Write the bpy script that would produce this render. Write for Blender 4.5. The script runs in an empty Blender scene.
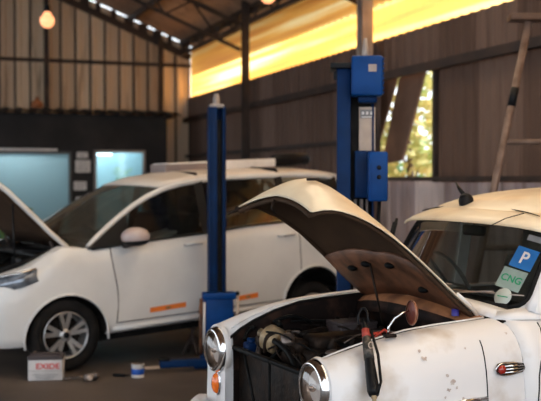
import bpy, bmesh, math, random
from mathutils import Vector, Matrix
random.seed(7)
SC = bpy.context.scene
COL = SC.collection
PI = math.pi
V = Vector

# ------------------------------------------------------------------ materials
def new_mat(name):
    m = bpy.data.materials.new(name); m.use_nodes = True
    nt = m.node_tree
    return m, nt, nt.nodes['Principled BSDF']

def mat(name, col, rough=.5, metal=0., col2=None, scale=6., lo=.4, hi=.65, bump=0., bscale=40., coat=0., detail=6., emit=None, estr=0., spec=.3):
    m, nt, p = new_mat(name)
    p.inputs['Base Color'].default_value = (*col, 1)
    p.inputs['Roughness'].default_value = rough
    p.inputs['Metallic'].default_value = metal
    p.inputs['Coat Weight'].default_value = coat
    p.inputs['Specular IOR Level'].default_value = spec
    tc = nt.nodes.new('ShaderNodeTexCoord')
    if col2 is None: col2 = tuple(c*.8 for c in col)
    n = nt.nodes.new('ShaderNodeTexNoise'); n.inputs['Scale'].default_value = scale; n.inputs['Detail'].default_value = detail
    r = nt.nodes.new('ShaderNodeValToRGB')
    r.color_ramp.elements[0].position = lo; r.color_ramp.elements[0].color = (*col, 1)
    r.color_ramp.elements[1].position = hi; r.color_ramp.elements[1].color = (*col2, 1)
    nt.links.new(tc.outputs['Object'], n.inputs['Vector'])
    nt.links.new(n.outputs['Fac'], r.inputs['Fac'])
    nt.links.new(r.outputs['Color'], p.inputs['Base Color'])
    if bump:
        b = nt.nodes.new('ShaderNodeTexNoise'); b.inputs['Scale'].default_value = bscale
        bm_ = nt.nodes.new('ShaderNodeBump'); bm_.inputs['Strength'].default_value = bump; bm_.inputs['Distance'].default_value = .01
        nt.links.new(tc.outputs['Object'], b.inputs['Vector']); nt.links.new(b.outputs['Fac'], bm_.inputs['Height'])
        nt.links.new(bm_.outputs['Normal'], p.inputs['Normal'])
    if emit:
        p.inputs['Emission Color'].default_value = (*emit, 1); p.inputs['Emission Strength'].default_value = estr
    return m

def sheet_mat(name, cols, panel=.9, axis='X', rough=.6, rust=(.10, .05, .03), rustlo=.55):
    """painted metal sheets: each sheet its own tone, with rust streaks"""
    m, nt, p = new_mat(name)
    p.inputs['Roughness'].default_value = rough; p.inputs['Specular IOR Level'].default_value = .12
    tc = nt.nodes.new('ShaderNodeTexCoord')
    sep = nt.nodes.new('ShaderNodeSeparateXYZ'); nt.links.new(tc.outputs['Object'], sep.inputs[0])
    d = nt.nodes.new('ShaderNodeMath'); d.operation = 'DIVIDE'; d.inputs[1].default_value = panel
    nt.links.new(sep.outputs[axis], d.inputs[0])
    f = nt.nodes.new('ShaderNodeMath'); f.operation = 'FLOOR'; nt.links.new(d.outputs[0], f.inputs[0])
    w = nt.nodes.new('ShaderNodeTexWhiteNoise'); w.noise_dimensions = '1D'; nt.links.new(f.outputs[0], w.inputs['W'])
    r = nt.nodes.new('ShaderNodeValToRGB'); r.color_ramp.interpolation = 'LINEAR'
    r.color_ramp.elements[0].color = (*cols[0], 1); r.color_ramp.elements[1].color = (*cols[-1], 1)
    for i, c in enumerate(cols[1:-1]):
        e = r.color_ramp.elements.new((i+1)/(len(cols)-1)); e.color = (*c, 1)
    nt.links.new(w.outputs['Value'], r.inputs['Fac'])
    mp = nt.nodes.new('ShaderNodeMapping'); mp.inputs['Scale'].default_value = (5, 5, .5)
    nt.links.new(tc.outputs['Object'], mp.inputs[0])
    n = nt.nodes.new('ShaderNodeTexNoise'); n.inputs['Scale'].default_value = 1.2; n.inputs['Detail'].default_value = 6
    nt.links.new(mp.outputs[0], n.inputs['Vector'])
    r2 = nt.nodes.new('ShaderNodeValToRGB'); r2.color_ramp.elements[0].position = rustlo; r2.color_ramp.elements[1].position = rustlo+.25
    nt.links.new(n.outputs['Fac'], r2.inputs['Fac'])
    mx = nt.nodes.new('ShaderNodeMix'); mx.data_type = 'RGBA'
    nt.links.new(r2.outputs['Color'], mx.inputs[0]); nt.links.new(r.outputs['Color'], mx.inputs[6]); mx.inputs[7].default_value = (*rust, 1)
    nt.links.new(mx.outputs[2], p.inputs['Base Color'])
    return m

def glass_mat(name, tint=(.5, .55, .55), refl=.12, rough=.02, ior=1.45, dust=0., dcol=(.4, .4, .36)):
    m = bpy.data.materials.new(name); m.use_nodes = True
    nt = m.node_tree; nt.nodes.clear()
    o = nt.nodes.new('ShaderNodeOutputMaterial'); mx = nt.nodes.new('ShaderNodeMixShader')
    t = nt.nodes.new('ShaderNodeBsdfTransparent'); t.inputs[0].default_value = (*tint, 1)
    g = nt.nodes.new('ShaderNodeBsdfGlossy'); g.inputs['Roughness'].default_value = rough
    lw = nt.nodes.new('ShaderNodeFresnel'); lw.inputs[0].default_value = ior
    ad = nt.nodes.new('ShaderNodeMath'); ad.operation = 'ADD'; ad.inputs[1].default_value = refl; ad.use_clamp = True
    nt.links.new(lw.outputs[0], ad.inputs[0]); nt.links.new(ad.outputs[0], mx.inputs[0])
    nt.links.new(t.outputs[0], mx.inputs[1]); nt.links.new(g.outputs[0], mx.inputs[2])
    if dust:
        d_ = nt.nodes.new('ShaderNodeBsdfDiffuse'); d_.inputs[0].default_value = (*dcol, 1); m2 = nt.nodes.new('ShaderNodeMixShader'); m2.inputs[0].default_value = dust
        nt.links.new(mx.outputs[0], m2.inputs[1]); nt.links.new(d_.outputs[0], m2.inputs[2]); nt.links.new(m2.outputs[0], o.inputs[0])
    else: nt.links.new(mx.outputs[0], o.inputs[0])
    return m

M = {}
M['floor'] = mat('oily_concrete', (.100, .078, .064), .55, 0, (.045, .034, .028), .9, .38, .66, .25, 30, detail=9, spec=.15)
M['wall_back'] = sheet_mat('weathered_gable_sheets', [(.60, .43, .29), (.36, .25, .17), (.80, .62, .44), (.47, .33, .23)], .62, 'X')
M['wall_right'] = sheet_mat('brown_wall_sheets', [(.15, .092, .068), (.115, .07, .052), (.18, .115, .088)], .8, 'X', rust=(.05, .028, .02))
M['wall_low'] = sheet_mat('pale_wall_sheets', [(.46, .37, .37), (.33, .26, .26), (.56, .48, .47)], .7, 'X', rust=(.18, .12, .10), rustlo=.5)
M['roof'] = sheet_mat('rusty_roof_sheets', [(.42, .25, .16), (.28, .165, .105), (.52, .32, .21)], .9, 'X')
M['steel'] = mat('dark_painted_steel', (.05, .038, .034), .6, .2, (.075, .05, .04), 3, spec=.12)
M['steel_grey'] = mat('grey_painted_steel', (.34, .29, .26), .45, .2, (.24, .19, .17), 3)
M['office'] = mat('charcoal_partition', (.022, .021, .022), .55, 0, (.034, .032, .032), 1.5, spec=.1)
M['frame'] = mat('window_frame_aluminium', (.10, .10, .10), .4, .5)
M['black'] = mat('black_plastic', (.008, .008, .009), .45, spec=.15)
M['rubber'] = mat('black_rubber', (.010, .0095, .0095), .75, 0, (.018, .016, .015), 8, spec=.08)
M['chrome'] = mat('chrome', (.75, .75, .76), .12, 1., (.6, .6, .6), 9)
M['alloy'] = mat('alloy_silver', (.55, .54, .54), .35, .8, (.48, .47, .47), 9)
M['blue'] = mat('lift_blue_paint', (.001, .021, .085), .5, 0, (.001, .014, .058), 5, bump=.05, spec=.12)
M['blue2'] = mat('motor_blue_paint', (.001, .045, .20), .45, 0, (.001, .034, .15), 6, spec=.15)
M['white'] = mat('mpv_white_paint', (.72, .70, .68), .3, 0, (.66, .64, .62), 3, coat=.6)
M['amb'] = mat('old_white_paint', (.74, .72, .72), .42, 0, (.52, .44, .37), 4.2, .53, .72, coat=.25, detail=12)
M['amb_top'] = mat('cream_warm_lit_paint', (.80, .68, .50), .42, 0, (.66, .52, .36), 3.5, .5, .72, coat=.25)  # cream top paint, with warm light on upper surfaces mixed into the tone
M['bay'] = mat('rusty_bay_paint', (.34, .14, .06), .55, 0, (.14, .055, .028), 7, .45, .68, detail=8)
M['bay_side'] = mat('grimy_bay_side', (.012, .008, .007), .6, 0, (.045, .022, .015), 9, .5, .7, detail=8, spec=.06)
M['bon_in'] = mat('bonnet_inner_brown', (.060, .034, .020), .6, 0, (.042, .024, .015), 5, spec=.08)
M['bon_brace'] = mat('bonnet_brace_brown', (.17, .07, .035), .5, 0, (.07, .03, .016), 9, .42, .62)
M['iron'] = mat('greasy_iron', (.010, .008, .007), .5, .1, (.030, .018, .012), 14, bump=.3, spec=.08)
M['hose'] = mat('black_hose', (.006, .006, .006), .5, spec=.07)
M['brass'] = mat('tarnished_beige_metal', (.36, .26, .15), .45, .2, (.13, .09, .05), 16)
M['amber'] = mat('amber_lens', (.85, .18, .02), .2, 0, (.75, .12, .01), 20, coat=.8)
M['mirror_red'] = mat('dull_red_mirror_back', (.16, .035, .02), .35, .3, (.10, .02, .015), 20)
M['redlens'] = mat('red_lens', (.35, .02, .012), .2, 0, (.25, .015, .01), 20, coat=.8)
M['reflector'] = mat('lamp_reflector', (.62, .50, .42), .25, .7, (.40, .30, .24), 25)
M['lamp_glass'] = glass_mat('headlamp_glass', (.85, .80, .76), .10, .08)
M['glass'] = glass_mat('windscreen_glass', (.42, .45, .43), .0, .05, 1.14, .012)
M['glass_mpv'] = glass_mat('mpv_windscreen_glass', (.42, .44, .40), .02, .05, 1.4, .10)
M['glass_dark'] = glass_mat('tinted_side_glass', (.32, .35, .33), .02, .04, 1.4, .012)
def film_mat():
    m, nt, p = new_mat('frosted_office_film'); o = [n for n in nt.nodes if n.type == 'OUTPUT_MATERIAL'][0]
    p.inputs['Base Color'].default_value = (.20, .25, .26, 1); p.inputs['Roughness'].default_value = .2
    t = nt.nodes.new('ShaderNodeBsdfTranslucent'); t.inputs[0].default_value = (.44, .53, .55, 1); mx = nt.nodes.new('ShaderNodeMixShader'); mx.inputs[0].default_value = .6
    nt.links.new(p.outputs[0], mx.inputs[1]); nt.links.new(t.outputs[0], mx.inputs[2]); nt.links.new(mx.outputs[0], o.inputs[0]); return m
M['glass_office'] = film_mat()
M['interior'] = mat('dark_interior', (.022, .019, .018), .7, 0, (.032, .028, .025), 5, spec=.08)
M['seat'] = mat('seat_fabric', (.05, .042, .038), .8, 0, (.035, .03, .028), 12)
M['seat_pale'] = mat('pale_seat_cover', (.30, .26, .23), .8, 0, (.22, .19, .17), 8)
M['orange'] = mat('orange_sticker', (.85, .22, .035), .5, 0, (.75, .18, .03), 5)
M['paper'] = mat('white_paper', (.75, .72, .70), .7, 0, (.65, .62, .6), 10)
M['print'] = mat('grey_print', (.25, .24, .24), .7)
M['sticker_blue'] = mat('parking_sticker_blue', (.03, .17, .48), .4)
M['sticker_pale'] = mat('pale_sticker', (.27, .35, .32), .5)
M['sticker_round'] = mat('round_pale_sticker', (.46, .50, .46), .5)
M['green'] = mat('green_print', (.02, .28, .13), .5)
M['red'] = mat('red_print', (.55, .03, .03), .5)
M['red_dark'] = mat('dull_red_tape', (.34, .05, .035), .5)
M['tape'] = mat('greyed_label_tape', (.11, .09, .075), .6, 0, (.03, .026, .022), 45, .42, .55)
M['battery'] = mat('battery_case_pale', (.56, .53, .52), .5)
M['battery_top'] = mat('battery_lid_dark', (.06, .045, .045), .5)
M['leaf'] = mat('sunlit_leaf', (.30, .42, .12), .6, 0, (.62, .50, .20), 2, .35, .6)
M['leaf2'] = mat('deep_leaf', (.12, .26, .10), .6, 0, (.28, .38, .16), 2)
for k_ in ('leaf', 'leaf2'):
    nt = M[k_].node_tree; p = nt.nodes['Principled BSDF']; o_ = [n for n in nt.nodes if n.type == 'OUTPUT_MATERIAL'][0]; rr_ = [n for n in nt.nodes if n.type == 'VALTORGB'][0]
    t = nt.nodes.new('ShaderNodeBsdfTranslucent'); mx = nt.nodes.new('ShaderNodeMixShader'); mx.inputs[0].default_value = .5
    nt.links.new(rr_.outputs[0], t.inputs[0]); nt.links.new(p.outputs[0], mx.inputs[1]); nt.links.new(t.outputs[0], mx.inputs[2]); nt.links.new(mx.outputs[0], o_.inputs[0])
M['bark'] = mat('bark', (.10, .06, .04), .8)
M['earth'] = mat('outside_earth', (.20, .14, .09), .9, 0, (.13, .09, .06), 2)
M['wood'] = mat('brown_board', (.14, .078, .05), .6, 0, (.10, .055, .036), 4)
M['pipe'] = mat('worn_ladder_pipe', (.22, .15, .12), .5, .2, (.12, .075, .055), 9)
M['pink'] = mat('mirror_housing_paint', (.50, .40, .38), .3, 0, (.44, .35, .33), 4, coat=.5)
M['orangecloth'] = mat('orange_sack', (.42, .15, .06), .8, 0, (.28, .10, .04), 8)
M['can_white'] = mat('can_white', (.62, .60, .58), .4)
M['can_blue'] = mat('can_blue_band', (.02, .09, .40), .4)
M['tool'] = mat('worn_tool_steel', (.20, .16, .14), .4, .7, (.10, .08, .07), 20)
M['bulb'] = mat('lit_bulb', (.9, .5, .3), .4, 0, emit=(1., .40, .17), estr=1.25)
M['tube'] = mat('lit_tube', (.8, .95, 1.), .4, 0, emit=(.75, .95, 1.), estr=5.)
M['redwire'] = mat('red_cable', (.45, .05, .03), .5)
M['label_beige'] = mat('beige_notice', (.50, .40, .33), .6, 0, (.42, .33, .27), 9)
M['purple'] = mat('blue_cap', (.05, .04, .25), .4)

def band_mat():
    """translucent roofing sheets, streaked along their length, lit by the sun from outside"""
    m = bpy.data.materials.new('translucent_amber_sheet'); m.use_nodes = True
    nt = m.node_tree; nt.nodes.clear()
    o = nt.nodes.new('ShaderNodeOutputMaterial'); t = nt.nodes.new('ShaderNodeBsdfTranslucent')
    df = nt.nodes.new('ShaderNodeBsdfDiffuse'); mx = nt.nodes.new('ShaderNodeMixShader'); mx.inputs[0].default_value = .12
    tc = nt.nodes.new('ShaderNodeTexCoord'); mp = nt.nodes.new('ShaderNodeMapping'); mp.inputs['Scale'].default_value = (.10, 1, 4.2)
    n = nt.nodes.new('ShaderNodeTexNoise'); n.inputs['Scale'].default_value = 1.3; n.inputs['Detail'].default_value = 3
    r = nt.nodes.new('ShaderNodeValToRGB'); e = r.color_ramp.elements
    e[0].position = .36; e[0].color = (.72, .44, .24, 1); e[1].position = .64; e[1].color = (.95, .84, .60, 1)
    x = e.new(.50); x.color = (.86, .60, .27, 1)
    nt.links.new(tc.outputs['Object'], mp.inputs[0]); nt.links.new(mp.outputs[0], n.inputs['Vector'])
    nt.links.new(n.outputs['Fac'], r.inputs[0]); nt.links.new(r.outputs[0], t.inputs[0]); nt.links.new(r.outputs[0], df.inputs[0])
    nt.links.new(t.outputs[0], mx.inputs[1]); nt.links.new(df.outputs[0], mx.inputs[2]); nt.links.new(mx.outputs[0], o.inputs[0])
    return m
M['band'] = band_mat()
M['sky_sheet'] = band_mat()
for e_, c_ in zip([n for n in M['sky_sheet'].node_tree.nodes if n.type == 'VALTORGB'][0].color_ramp.elements, ((.80, .71, .60, 1), (.84, .76, .66, 1), (.9, .84, .75, 1))): e_.color = c_

# ------------------------------------------------------------------ mesh helpers
class MB:
    def __init__(s): s.v = []; s.f = []; s.mi = []; s.sm = []
    def add(s, vs, fs, mi=0, smooth=False):
        o = len(s.v); s.v += [tuple(v) for v in vs]
        for i, f in enumerate(fs):
            s.f.append(tuple(a+o for a in f)); s.mi.append(mi[i] if isinstance(mi, list) else mi); s.sm.append(smooth)
        return s
    def box(s, c, d, R=None, bev=.0, mi=0):
        """box of size d centred at c, R 3x3; bev = chamfered edges"""
        bm = bmesh.new(); bmesh.ops.create_cube(bm, size=1)
        for v in bm.verts: v.co = V((v.co.x*d[0], v.co.y*d[1], v.co.z*d[2]))
        if bev: bmesh.ops.bevel(bm, geom=bm.edges[:], offset=bev, segments=2, affect='EDGES', profile=.5)
        bm.verts.index_update()
        vs = [V(c) + ((R @ v.co) if R else v.co) for v in bm.verts]
        s.add(vs, [[v.index for v in f.verts] for f in bm.faces], mi, bool(bev)); bm.free(); return s
    def grid(s, rows, mi=0, smooth=True, closed=False, cap=False):
        nr, nc = len(rows), len(rows[0]); vs = [p for r in rows for p in r]; fs = []; ms = []
        for i in range(nr-1):
            for j in range(nc if closed else nc-1):
                k = (j+1) % nc
                fs.append((i*nc+j, i*nc+k, (i+1)*nc+k, (i+1)*nc+j)); ms.append(mi(i, j) if callable(mi) else mi)
        if cap:
            fs.append(tuple(range(nc-1, -1, -1))); ms.append(mi(0, 0) if callable(mi) else mi)
            fs.append(tuple((nr-1)*nc+j for j in range(nc))); ms.append(mi(0, 0) if callable(mi) else mi)
        s.add(vs, fs, ms, smooth); return s
    def tube(s, pts, r, n=10, mi=0, cap=True):
        pts = [V(p) for p in pts]; rows = []
        prev = None
        for i, p in enumerate(pts):
            a = pts[max(i-1, 0)]; b = pts[min(i+1, len(pts)-1)]; d = (b-a).normalized()
            if prev is None:
                x = d.orthogonal().normalized()
            else:
                x = (prev - d*prev.dot(d)).normalized()
            prev = x; y = d.cross(x); rr = r[i] if isinstance(r, (list, tuple)) else r
            rows.append([p + (x*math.cos(2*PI*k/n) + y*math.sin(2*PI*k/n))*rr for k in range(n)])
        return s.grid(rows, mi, True, True, cap)
    def lathe(s, prof, c, ax, n=32, mi=0):
        """prof: (radius, distance along axis)"""
        ax = V(ax).normalized(); x = ax.orthogonal().normalized(); y = ax.cross(x); c = V(c)
        rows = [[c + ax*h + (x*math.cos(2*PI*k/n)+y*math.sin(2*PI*k/n))*max(r, 1e-4) for k in range(n)] for r, h in prof]
        return s.grid(rows, mi, True, True)
    def sphere(s, c, r, n=16, mi=0, sc=(1, 1, 1)):
        rows = []
        for i in range(n//2+1):
            th = PI*i/(n//2)
            rows.append([V(c)+V((r*sc[0]*max(math.sin(th), 1e-3)*math.cos(2*PI*k/n), r*sc[1]*max(math.sin(th), 1e-3)*math.sin(2*PI*k/n), r*sc[2]*math.cos(th))) for k in range(n)])
        return s.grid(rows, mi, True, True)
    def prism(s, poly, d, mi=0):
        """poly: planar 3D outline, d: extrusion vector"""
        n = len(poly); d = V(d); vs = [V(p) for p in poly] + [V(p)+d for p in poly]
        fs = [tuple(range(n-1, -1, -1)), tuple(range(n, 2*n))] + [(i, (i+1) % n, n+(i+1) % n, n+i) for i in range(n)]
        return s.add(vs, fs, mi)
    def build(s, name, mats, parent=None, subd=0, solid=0, sharp=None, bevel=0):
        me = bpy.data.meshes.new(name); me.from_pydata(s.v, [], s.f)
        if not isinstance(mats, (list, tuple)): mats = [mats]
        for m in mats: me.materials.append(m)
        me.polygons.foreach_set('material_index', s.mi); me.polygons.foreach_set('use_smooth', s.sm)
        bm = bmesh.new(); bm.from_mesh(me); bmesh.ops.recalc_face_normals(bm, faces=bm.faces[:]); bm.to_mesh(me); bm.free()
        o = bpy.data.objects.new(name, me); COL.objects.link(o)
        if parent: o.parent = parent
        if solid:
            md = o.modifiers.new('solid', 'SOLIDIFY'); md.thickness = solid; md.offset = 0
        if bevel:
            md = o.modifiers.new('bevel', 'BEVEL'); md.width = bevel; md.segments = 2; md.limit_method = 'ANGLE'
        if subd:
            md = o.modifiers.new('sub', 'SUBSURF'); md.levels = subd; md.render_levels = subd
        return o

def tag(o, label, cat, group=None):
    o['label'] = label; o['category'] = cat
    if group: o['group'] = group
    return o
def thing(name, label, cat, loc=(0, 0, 0), mat3=None, rz=0, group=None):
    o = bpy.data.objects.new(name, None); COL.objects.link(o); o.empty_display_size = .1
    if mat3 is not None: o.matrix_world = Matrix.Translation(V(loc)) @ mat3.to_4x4()
    else: o.location = loc; o.rotation_euler = (0, 0, rz)
    return tag(o, label, cat, group)
def struct(o): o['kind'] = 'structure'; return o
def textpart(name, txt, size, m, parent, R, loc, ext=.0004, sx=1.):
    """lettering as a mesh: R columns = text right, text up, facing"""
    cu = bpy.data.curves.new(name, 'FONT'); cu.body = txt; cu.size = size; cu.extrude = ext
    cu.align_x = 'CENTER'; cu.align_y = 'CENTER'; cu.offset = size*.02
    t = bpy.data.objects.new(name+'_tmp', cu); COL.objects.link(t)
    dg = bpy.context.evaluated_depsgraph_get(); me = bpy.data.meshes.new_from_object(t.evaluated_get(dg))
    bpy.data.objects.remove(t)
    for v in me.vertices: v.co = V(loc) + R @ V((v.co.x*sx, v.co.y, v.co.z))
    me.materials.clear(); me.materials.append(m)
    o = bpy.data.objects.new(name, me); COL.objects.link(o)
    if parent: o.parent = parent
    return o
def lerp_tab(tab, x):
    if x <= tab[0][0]: return tab[0][1]
    for (a, fa), (b, fb) in zip(tab, tab[1:]):
        if x <= b: return fa + (fb-fa)*(x-a)/(b-a)
    return tab[-1][1]

# ------------------------------------------------------------------ camera
H = 1.62
cam = bpy.data.cameras.new('camera'); co = bpy.data.objects.new('camera', cam); COL.objects.link(co)
co.location = (0, 0, H); co.rotation_euler = (PI/2 - math.atan(.020), 0, 0)
cam.sensor_width = 36; cam.lens = 36*1000/541; cam.clip_start = .05
cam.dof.use_dof = True; cam.dof.focus_distance = 4.35; cam.dof.aperture_fstop = 3.0
SC.camera = co

# ------------------------------------------------------------------ room frame
# corner of the shed, e1 runs along the right wall towards the viewer, e2 along the gable wall to the left
Q = V((-1.77, 22, 0)); e1 = V((.334, -.9426, 0)); e2 = V((-.9426, -.334, 0)); UP = V((0, 0, 1))
def R3(t, s, z): return Q + e1*t + e2*s + UP*z
def depth(t, s): return R3(t, s, 0).y
def s_of(x, t):
    k = (x-270.5)/1000; return (k*(22-.9426*t)+1.77-.334*t)/(.334*k-.9426)
def t_of(x, s=0.):
    k = (x-270.5)/1000; return (k*(22-.334*s)+1.77+.9426*s)/(.334+.9426*k)
def z_of(y, d): return H + (180-y)/1000*d

RX = Matrix((e1, e2, UP)).transposed()      # local x = t, y = s ; e1 x e2 = up? checked below
if RX.determinant() < 0: pass
def room_obj(o):                             # meshes below are written in (t, s, z)
    o.matrix_world = Matrix.Translation(Q) @ RX.to_4x4(); return o

def corrugated(name, m, axis, a0, a1, off, z0, z1, pitch=.2, dep=.025, flip=1):
    """ribbed sheet along t ('t') at s=off or along s at t=off; z0/z1 numbers or functions. Local X runs along the sheet"""
    mb = MB(); pts = []; a = a0
    while a < a1:
        for fr, h in ((0, 0), (.62, 0), (.70, 1), (.92, 1)):
            if a+fr*pitch <= a1: pts.append((a+fr*pitch, h*dep*flip))
        a += pitch
    pts.append((a1, 0))
    f0 = z0 if callable(z0) else (lambda q: z0); f1 = z1 if callable(z1) else (lambda q: z1)
    rows = [[V((a, h, f0(a))) for a, h in pts], [V((a, h, f1(a))) for a, h in pts]]
    mb.grid(rows, 0, False)
    o = mb.build(name, m, solid=.004)
    X = e1 if axis == 't' else e2
    Y = UP.cross(X)
    o.matrix_world = Matrix.Translation(Q + (e2 if axis == 't' else e1)*off) @ Matrix((X, Y, UP)).transposed().to_4x4()
    return struct(o)

# floor and outside ground
mb = MB(); mb.add([(-22, -8, 0), (14, -8, 0), (14, 34, 0), (-22, 34, 0)], [(0, 1, 2, 3)]); struct(mb.build('floor', M['floor']))
TE = 24.5
mb = MB(); mb.box(R3(6, -9, .005), (60, 17.5, .01), Matrix((e1, e2, UP)).transposed()); struct(mb.build('ground_outside', M['earth']))
# gable wall
SLOPE = .41; ZE = 4.58
def roofz(s): return ZE + SLOPE*(s if s < 6.5 else 13-s)
corrugated('wall_back', M['wall_back'], 's', 0, 13, 0, 0, lambda s: roofz(s)-.04, .31, .03)
# right wall
tw0, tw1 = t_of(380.5), t_of(436)
corrugated('wall_right', M['wall_right'], 't', 0, tw0, 0, 0, 2.97, .21, .03, -1)
corrugated('wall_right_low', M['wall_low'], 't', tw0-1.2, TE, -.045, 0, 1.66, .24, .03, -1)
corrugated('wall_right_middle', M['wall_right'], 't', tw1, TE, 0, 1.60, 2.97, .21, .03, -1)
corrugated('wall_right_upper', M['wall_right'], 't', 0, TE, .05, 2.93, 3.42, .21, .03, -1)
# rails on the walls
mb = MB()
def beam(mb, a, b, w, h, mi=0):
    a = V(a); b = V(b); d = (b-a); L = d.length; d.normalize(); side = d.cross(UP)
    if side.length < .1: side = e1.copy()
    side.normalize(); u2 = side.cross(d)
    mb.box((a+b)/2, (L, w, h), Matrix((d, side, u2)).transposed(), mi=mi)
beam(mb, R3(0, .12, 2.93), R3(TE, .12, 2.93), .08, .10); struct(mb.build('trim_1', M['steel']))
mb = MB(); beam(mb, R3(tw0-.2, .07, 1.64), R3(TE, .07, 1.64), .06, .05); struct(mb.build('trim_2', M['steel']))
mb = MB(); beam(mb, R3(.1, 0, 4.12), R3(.1, 13, 4.12), .06, .07); struct(mb.build('trim_3', M['steel']))
mb = MB(); beam(mb, R3(0, .08, 2.15), R3(tw0, .08, 2.15), .05, .06); struct(mb.build('trim_4', M['steel']))
mb = MB(); beam(mb, R3(tw1+.04, .03, 1.6), R3(tw1+.04, .03, 3.0), .06, .06); beam(mb, R3(tw0-.03, .03, 1.6), R3(tw0-.03, .03, 3.0), .05, .05)
struct(mb.build('trim_5', M['steel']))
# translucent band under the eave
corrugated('window_1', M['band'], 't', 0, TE, -.02, 3.40, 4.45, .21, .006, -1)
# roof sheets
mb = MB(); rows = []
for t in (-.03, TE):
    pass
def roof_side(name, s0, s1):
    mb = MB(); pts = []; t = -.03
    while t < TE:
        for fr, h in ((0, 0), (.6, 0), (.7, .03), (.9, .03)): pts.append((t+fr*.22, h))
        t += .22
    rows = [[V((tt, s, roofz(s)+h)) for tt, h in pts] for s in (s0, s1)]
    mb.grid(rows, 0, False); o = room_obj(mb.build(name, M['roof'], solid=.004)); return struct(o)
def roof_strip(name, s0, s1, t0, t1, m):
    mb = MB(); pts = []; t = t0
    while t < t1-.01:
        for fr, h in ((0, 0), (.6, 0), (.7, .03), (.9, .03)): pts.append((t+fr*.22, h))
        t += .22
    rows = [[V((tt, s, roofz(s)+h)) for tt, h in pts] for s in (s0, s1)]
    mb.grid(rows, 0, False); return struct(room_obj(mb.build(name, m, solid=.004)))
roof_strip('ceiling', -.55, 6.5, -.03, 11.0, M['roof']); roof_strip('ceiling_left', 6.5, 13.4, -.03, TE, M['roof'])
roof_strip('ceiling_edge', -.55, 1.2, 11.0, TE, M['roof']); roof_strip('ceiling_ridge', 3.4, 6.5, 11.0, TE, M['roof'])
roof_strip('window_4', 1.2, 3.4, 11.0, TE, M['sky_sheet'])  # unseen skylight strip, added to bring warm light down on the cars
# purlins along the roof
for i, s in enumerate((.15, 1.35, 2.55, 3.75, 4.95, 6.15)):
    mb = MB(); beam(mb, R3(0, s, roofz(s)-.075), R3(TE, s, roofz(s)-.075), .06, .12); struct(mb.build('roof_purlin', M['steel']))
mb = MB(); s = .02
while s < 12.9:
    mb.box(R3(.035, s, (roofz(s)-.2)/2), (.02, .035, roofz(s)-.2), RX); s += .31
struct(mb.build('gable_battens', M['steel']))
# blocks sitting in the gap on top of the gable wall
mb = MB()
for i in range(30):
    s = .16+i*.31 + random.uniform(-.05, .05)
    if i > 22: break
    w = random.choice((.10, .14, .20)) if i < 9 else random.choice((.05, .09))
    mb.box(R3(.02, s, roofz(s)-.11), (.05, w, .20), RX)
struct(mb.build('gable_blocks', M['steel']))
mb = MB(); beam(mb, R3(.06, 0, roofz(0)-.27), R3(.06, 6.5, roofz(6.5)-.27), .08, .14); struct(mb.build('gable_rafter', M['steel']))
# lattice girder under the eave and roof trusses
mb = MB()
beam(mb, R3(0, .22, 4.36), R3(TE, .22, 4.36), .07, .07); beam(mb, R3(0, .22, 4.62), R3(TE, .22, 4.62), .05, .05)
n = 44
for i in range(n):
    a = TE*i/n; b = TE*(i+1)/n; z = (4.38, 4.62) if i % 2 else (4.62, 4.38)
    beam(mb, R3(a, .22, z[0]), R3(b, .22, z[1]), .03, .03)
struct(mb.build('eave_girder', M['steel']))
for t in (t_of(245.5), t_of(364), t_of(364)+5.1):
    mb = MB()
    beam(mb, R3(t, 0, roofz(0)-.16), R3(t, 6.5, roofz(6.5)-.16), .07, .08); beam(mb, R3(t, 13, roofz(13)-.16), R3(t, 6.5, roofz(6.5)-.16), .07, .08)
    zb = lambda s: roofz(s)-.62
    beam(mb, R3(t, .1, zb(.1)), R3(t, 6.5, zb(6.5)), .06, .06); beam(mb, R3(t, 13, zb(13)), R3(t, 6.5, zb(6.5)), .06, .06)
    for i in range(26):
        a, b = i*.5, (i+1)*.5
        z0_, z1_ = (zb(a), roofz(b)-.16) if i % 2 else (roofz(a)-.16, zb(b))
        beam(mb, R3(t, a, z0_), R3(t, b, z1_), .035, .035)
    struct(mb.build('roof_truss', M['steel']))
# columns
def column(x, w, m, zt=4.45, s=.30):
    t = t_of(x, s); mb = MB()
    mb.box(R3(t, s, zt/2), (w*1.2, w*.25, zt), RX); mb.box(R3(t-w*.5, s, zt/2), (w*.15, w, zt), RX); mb.box(R3(t+w*.5, s, zt/2), (w*.15, w, zt), RX)
    mb.box(R3(t, s, .01), (w*2, w*2, .02), RX)
    struct(mb.build('steel_column', m))
column(245.5, .11, M['steel'], 5.0)
column(364.5, .15, M['steel_grey'], 5.2)
for x in (47, 161):
    s = s_of(x, .18); mb = MB(); zt = roofz(s)-.2
    mb.box(R3(.18, s, zt/2), (.10, .10, zt), RX); struct(mb.build('gable_column', M['steel']))

# ------------------------------------------------------------------ leaning board in the wall opening
def wallpt(x, y, s):
    t = t_of(x, s); p = R3(t, s, 0); return R3(t, s, z_of(y, p.y))
mb = MB(); sb = -.12
mb.prism([wallpt(401, 78, sb), wallpt(427, 70, sb), wallpt(404, 160, sb), wallpt(383.5, 164, sb)], e2*.03)
tag(mb.build('leaning_board', M['wood']), 'brown board hanging askew across the wall opening behind the lift', 'board')
mb = MB(); mb.prism([wallpt(370, 66, sb), wallpt(400, 72, sb), wallpt(372, 172, sb), wallpt(365, 172, sb)], e2*.02)
tag(mb.build('wall_flap', M['wood']), 'dark brown sheet flap half closing the wall opening, beside the blue lift motor', 'board')

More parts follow.
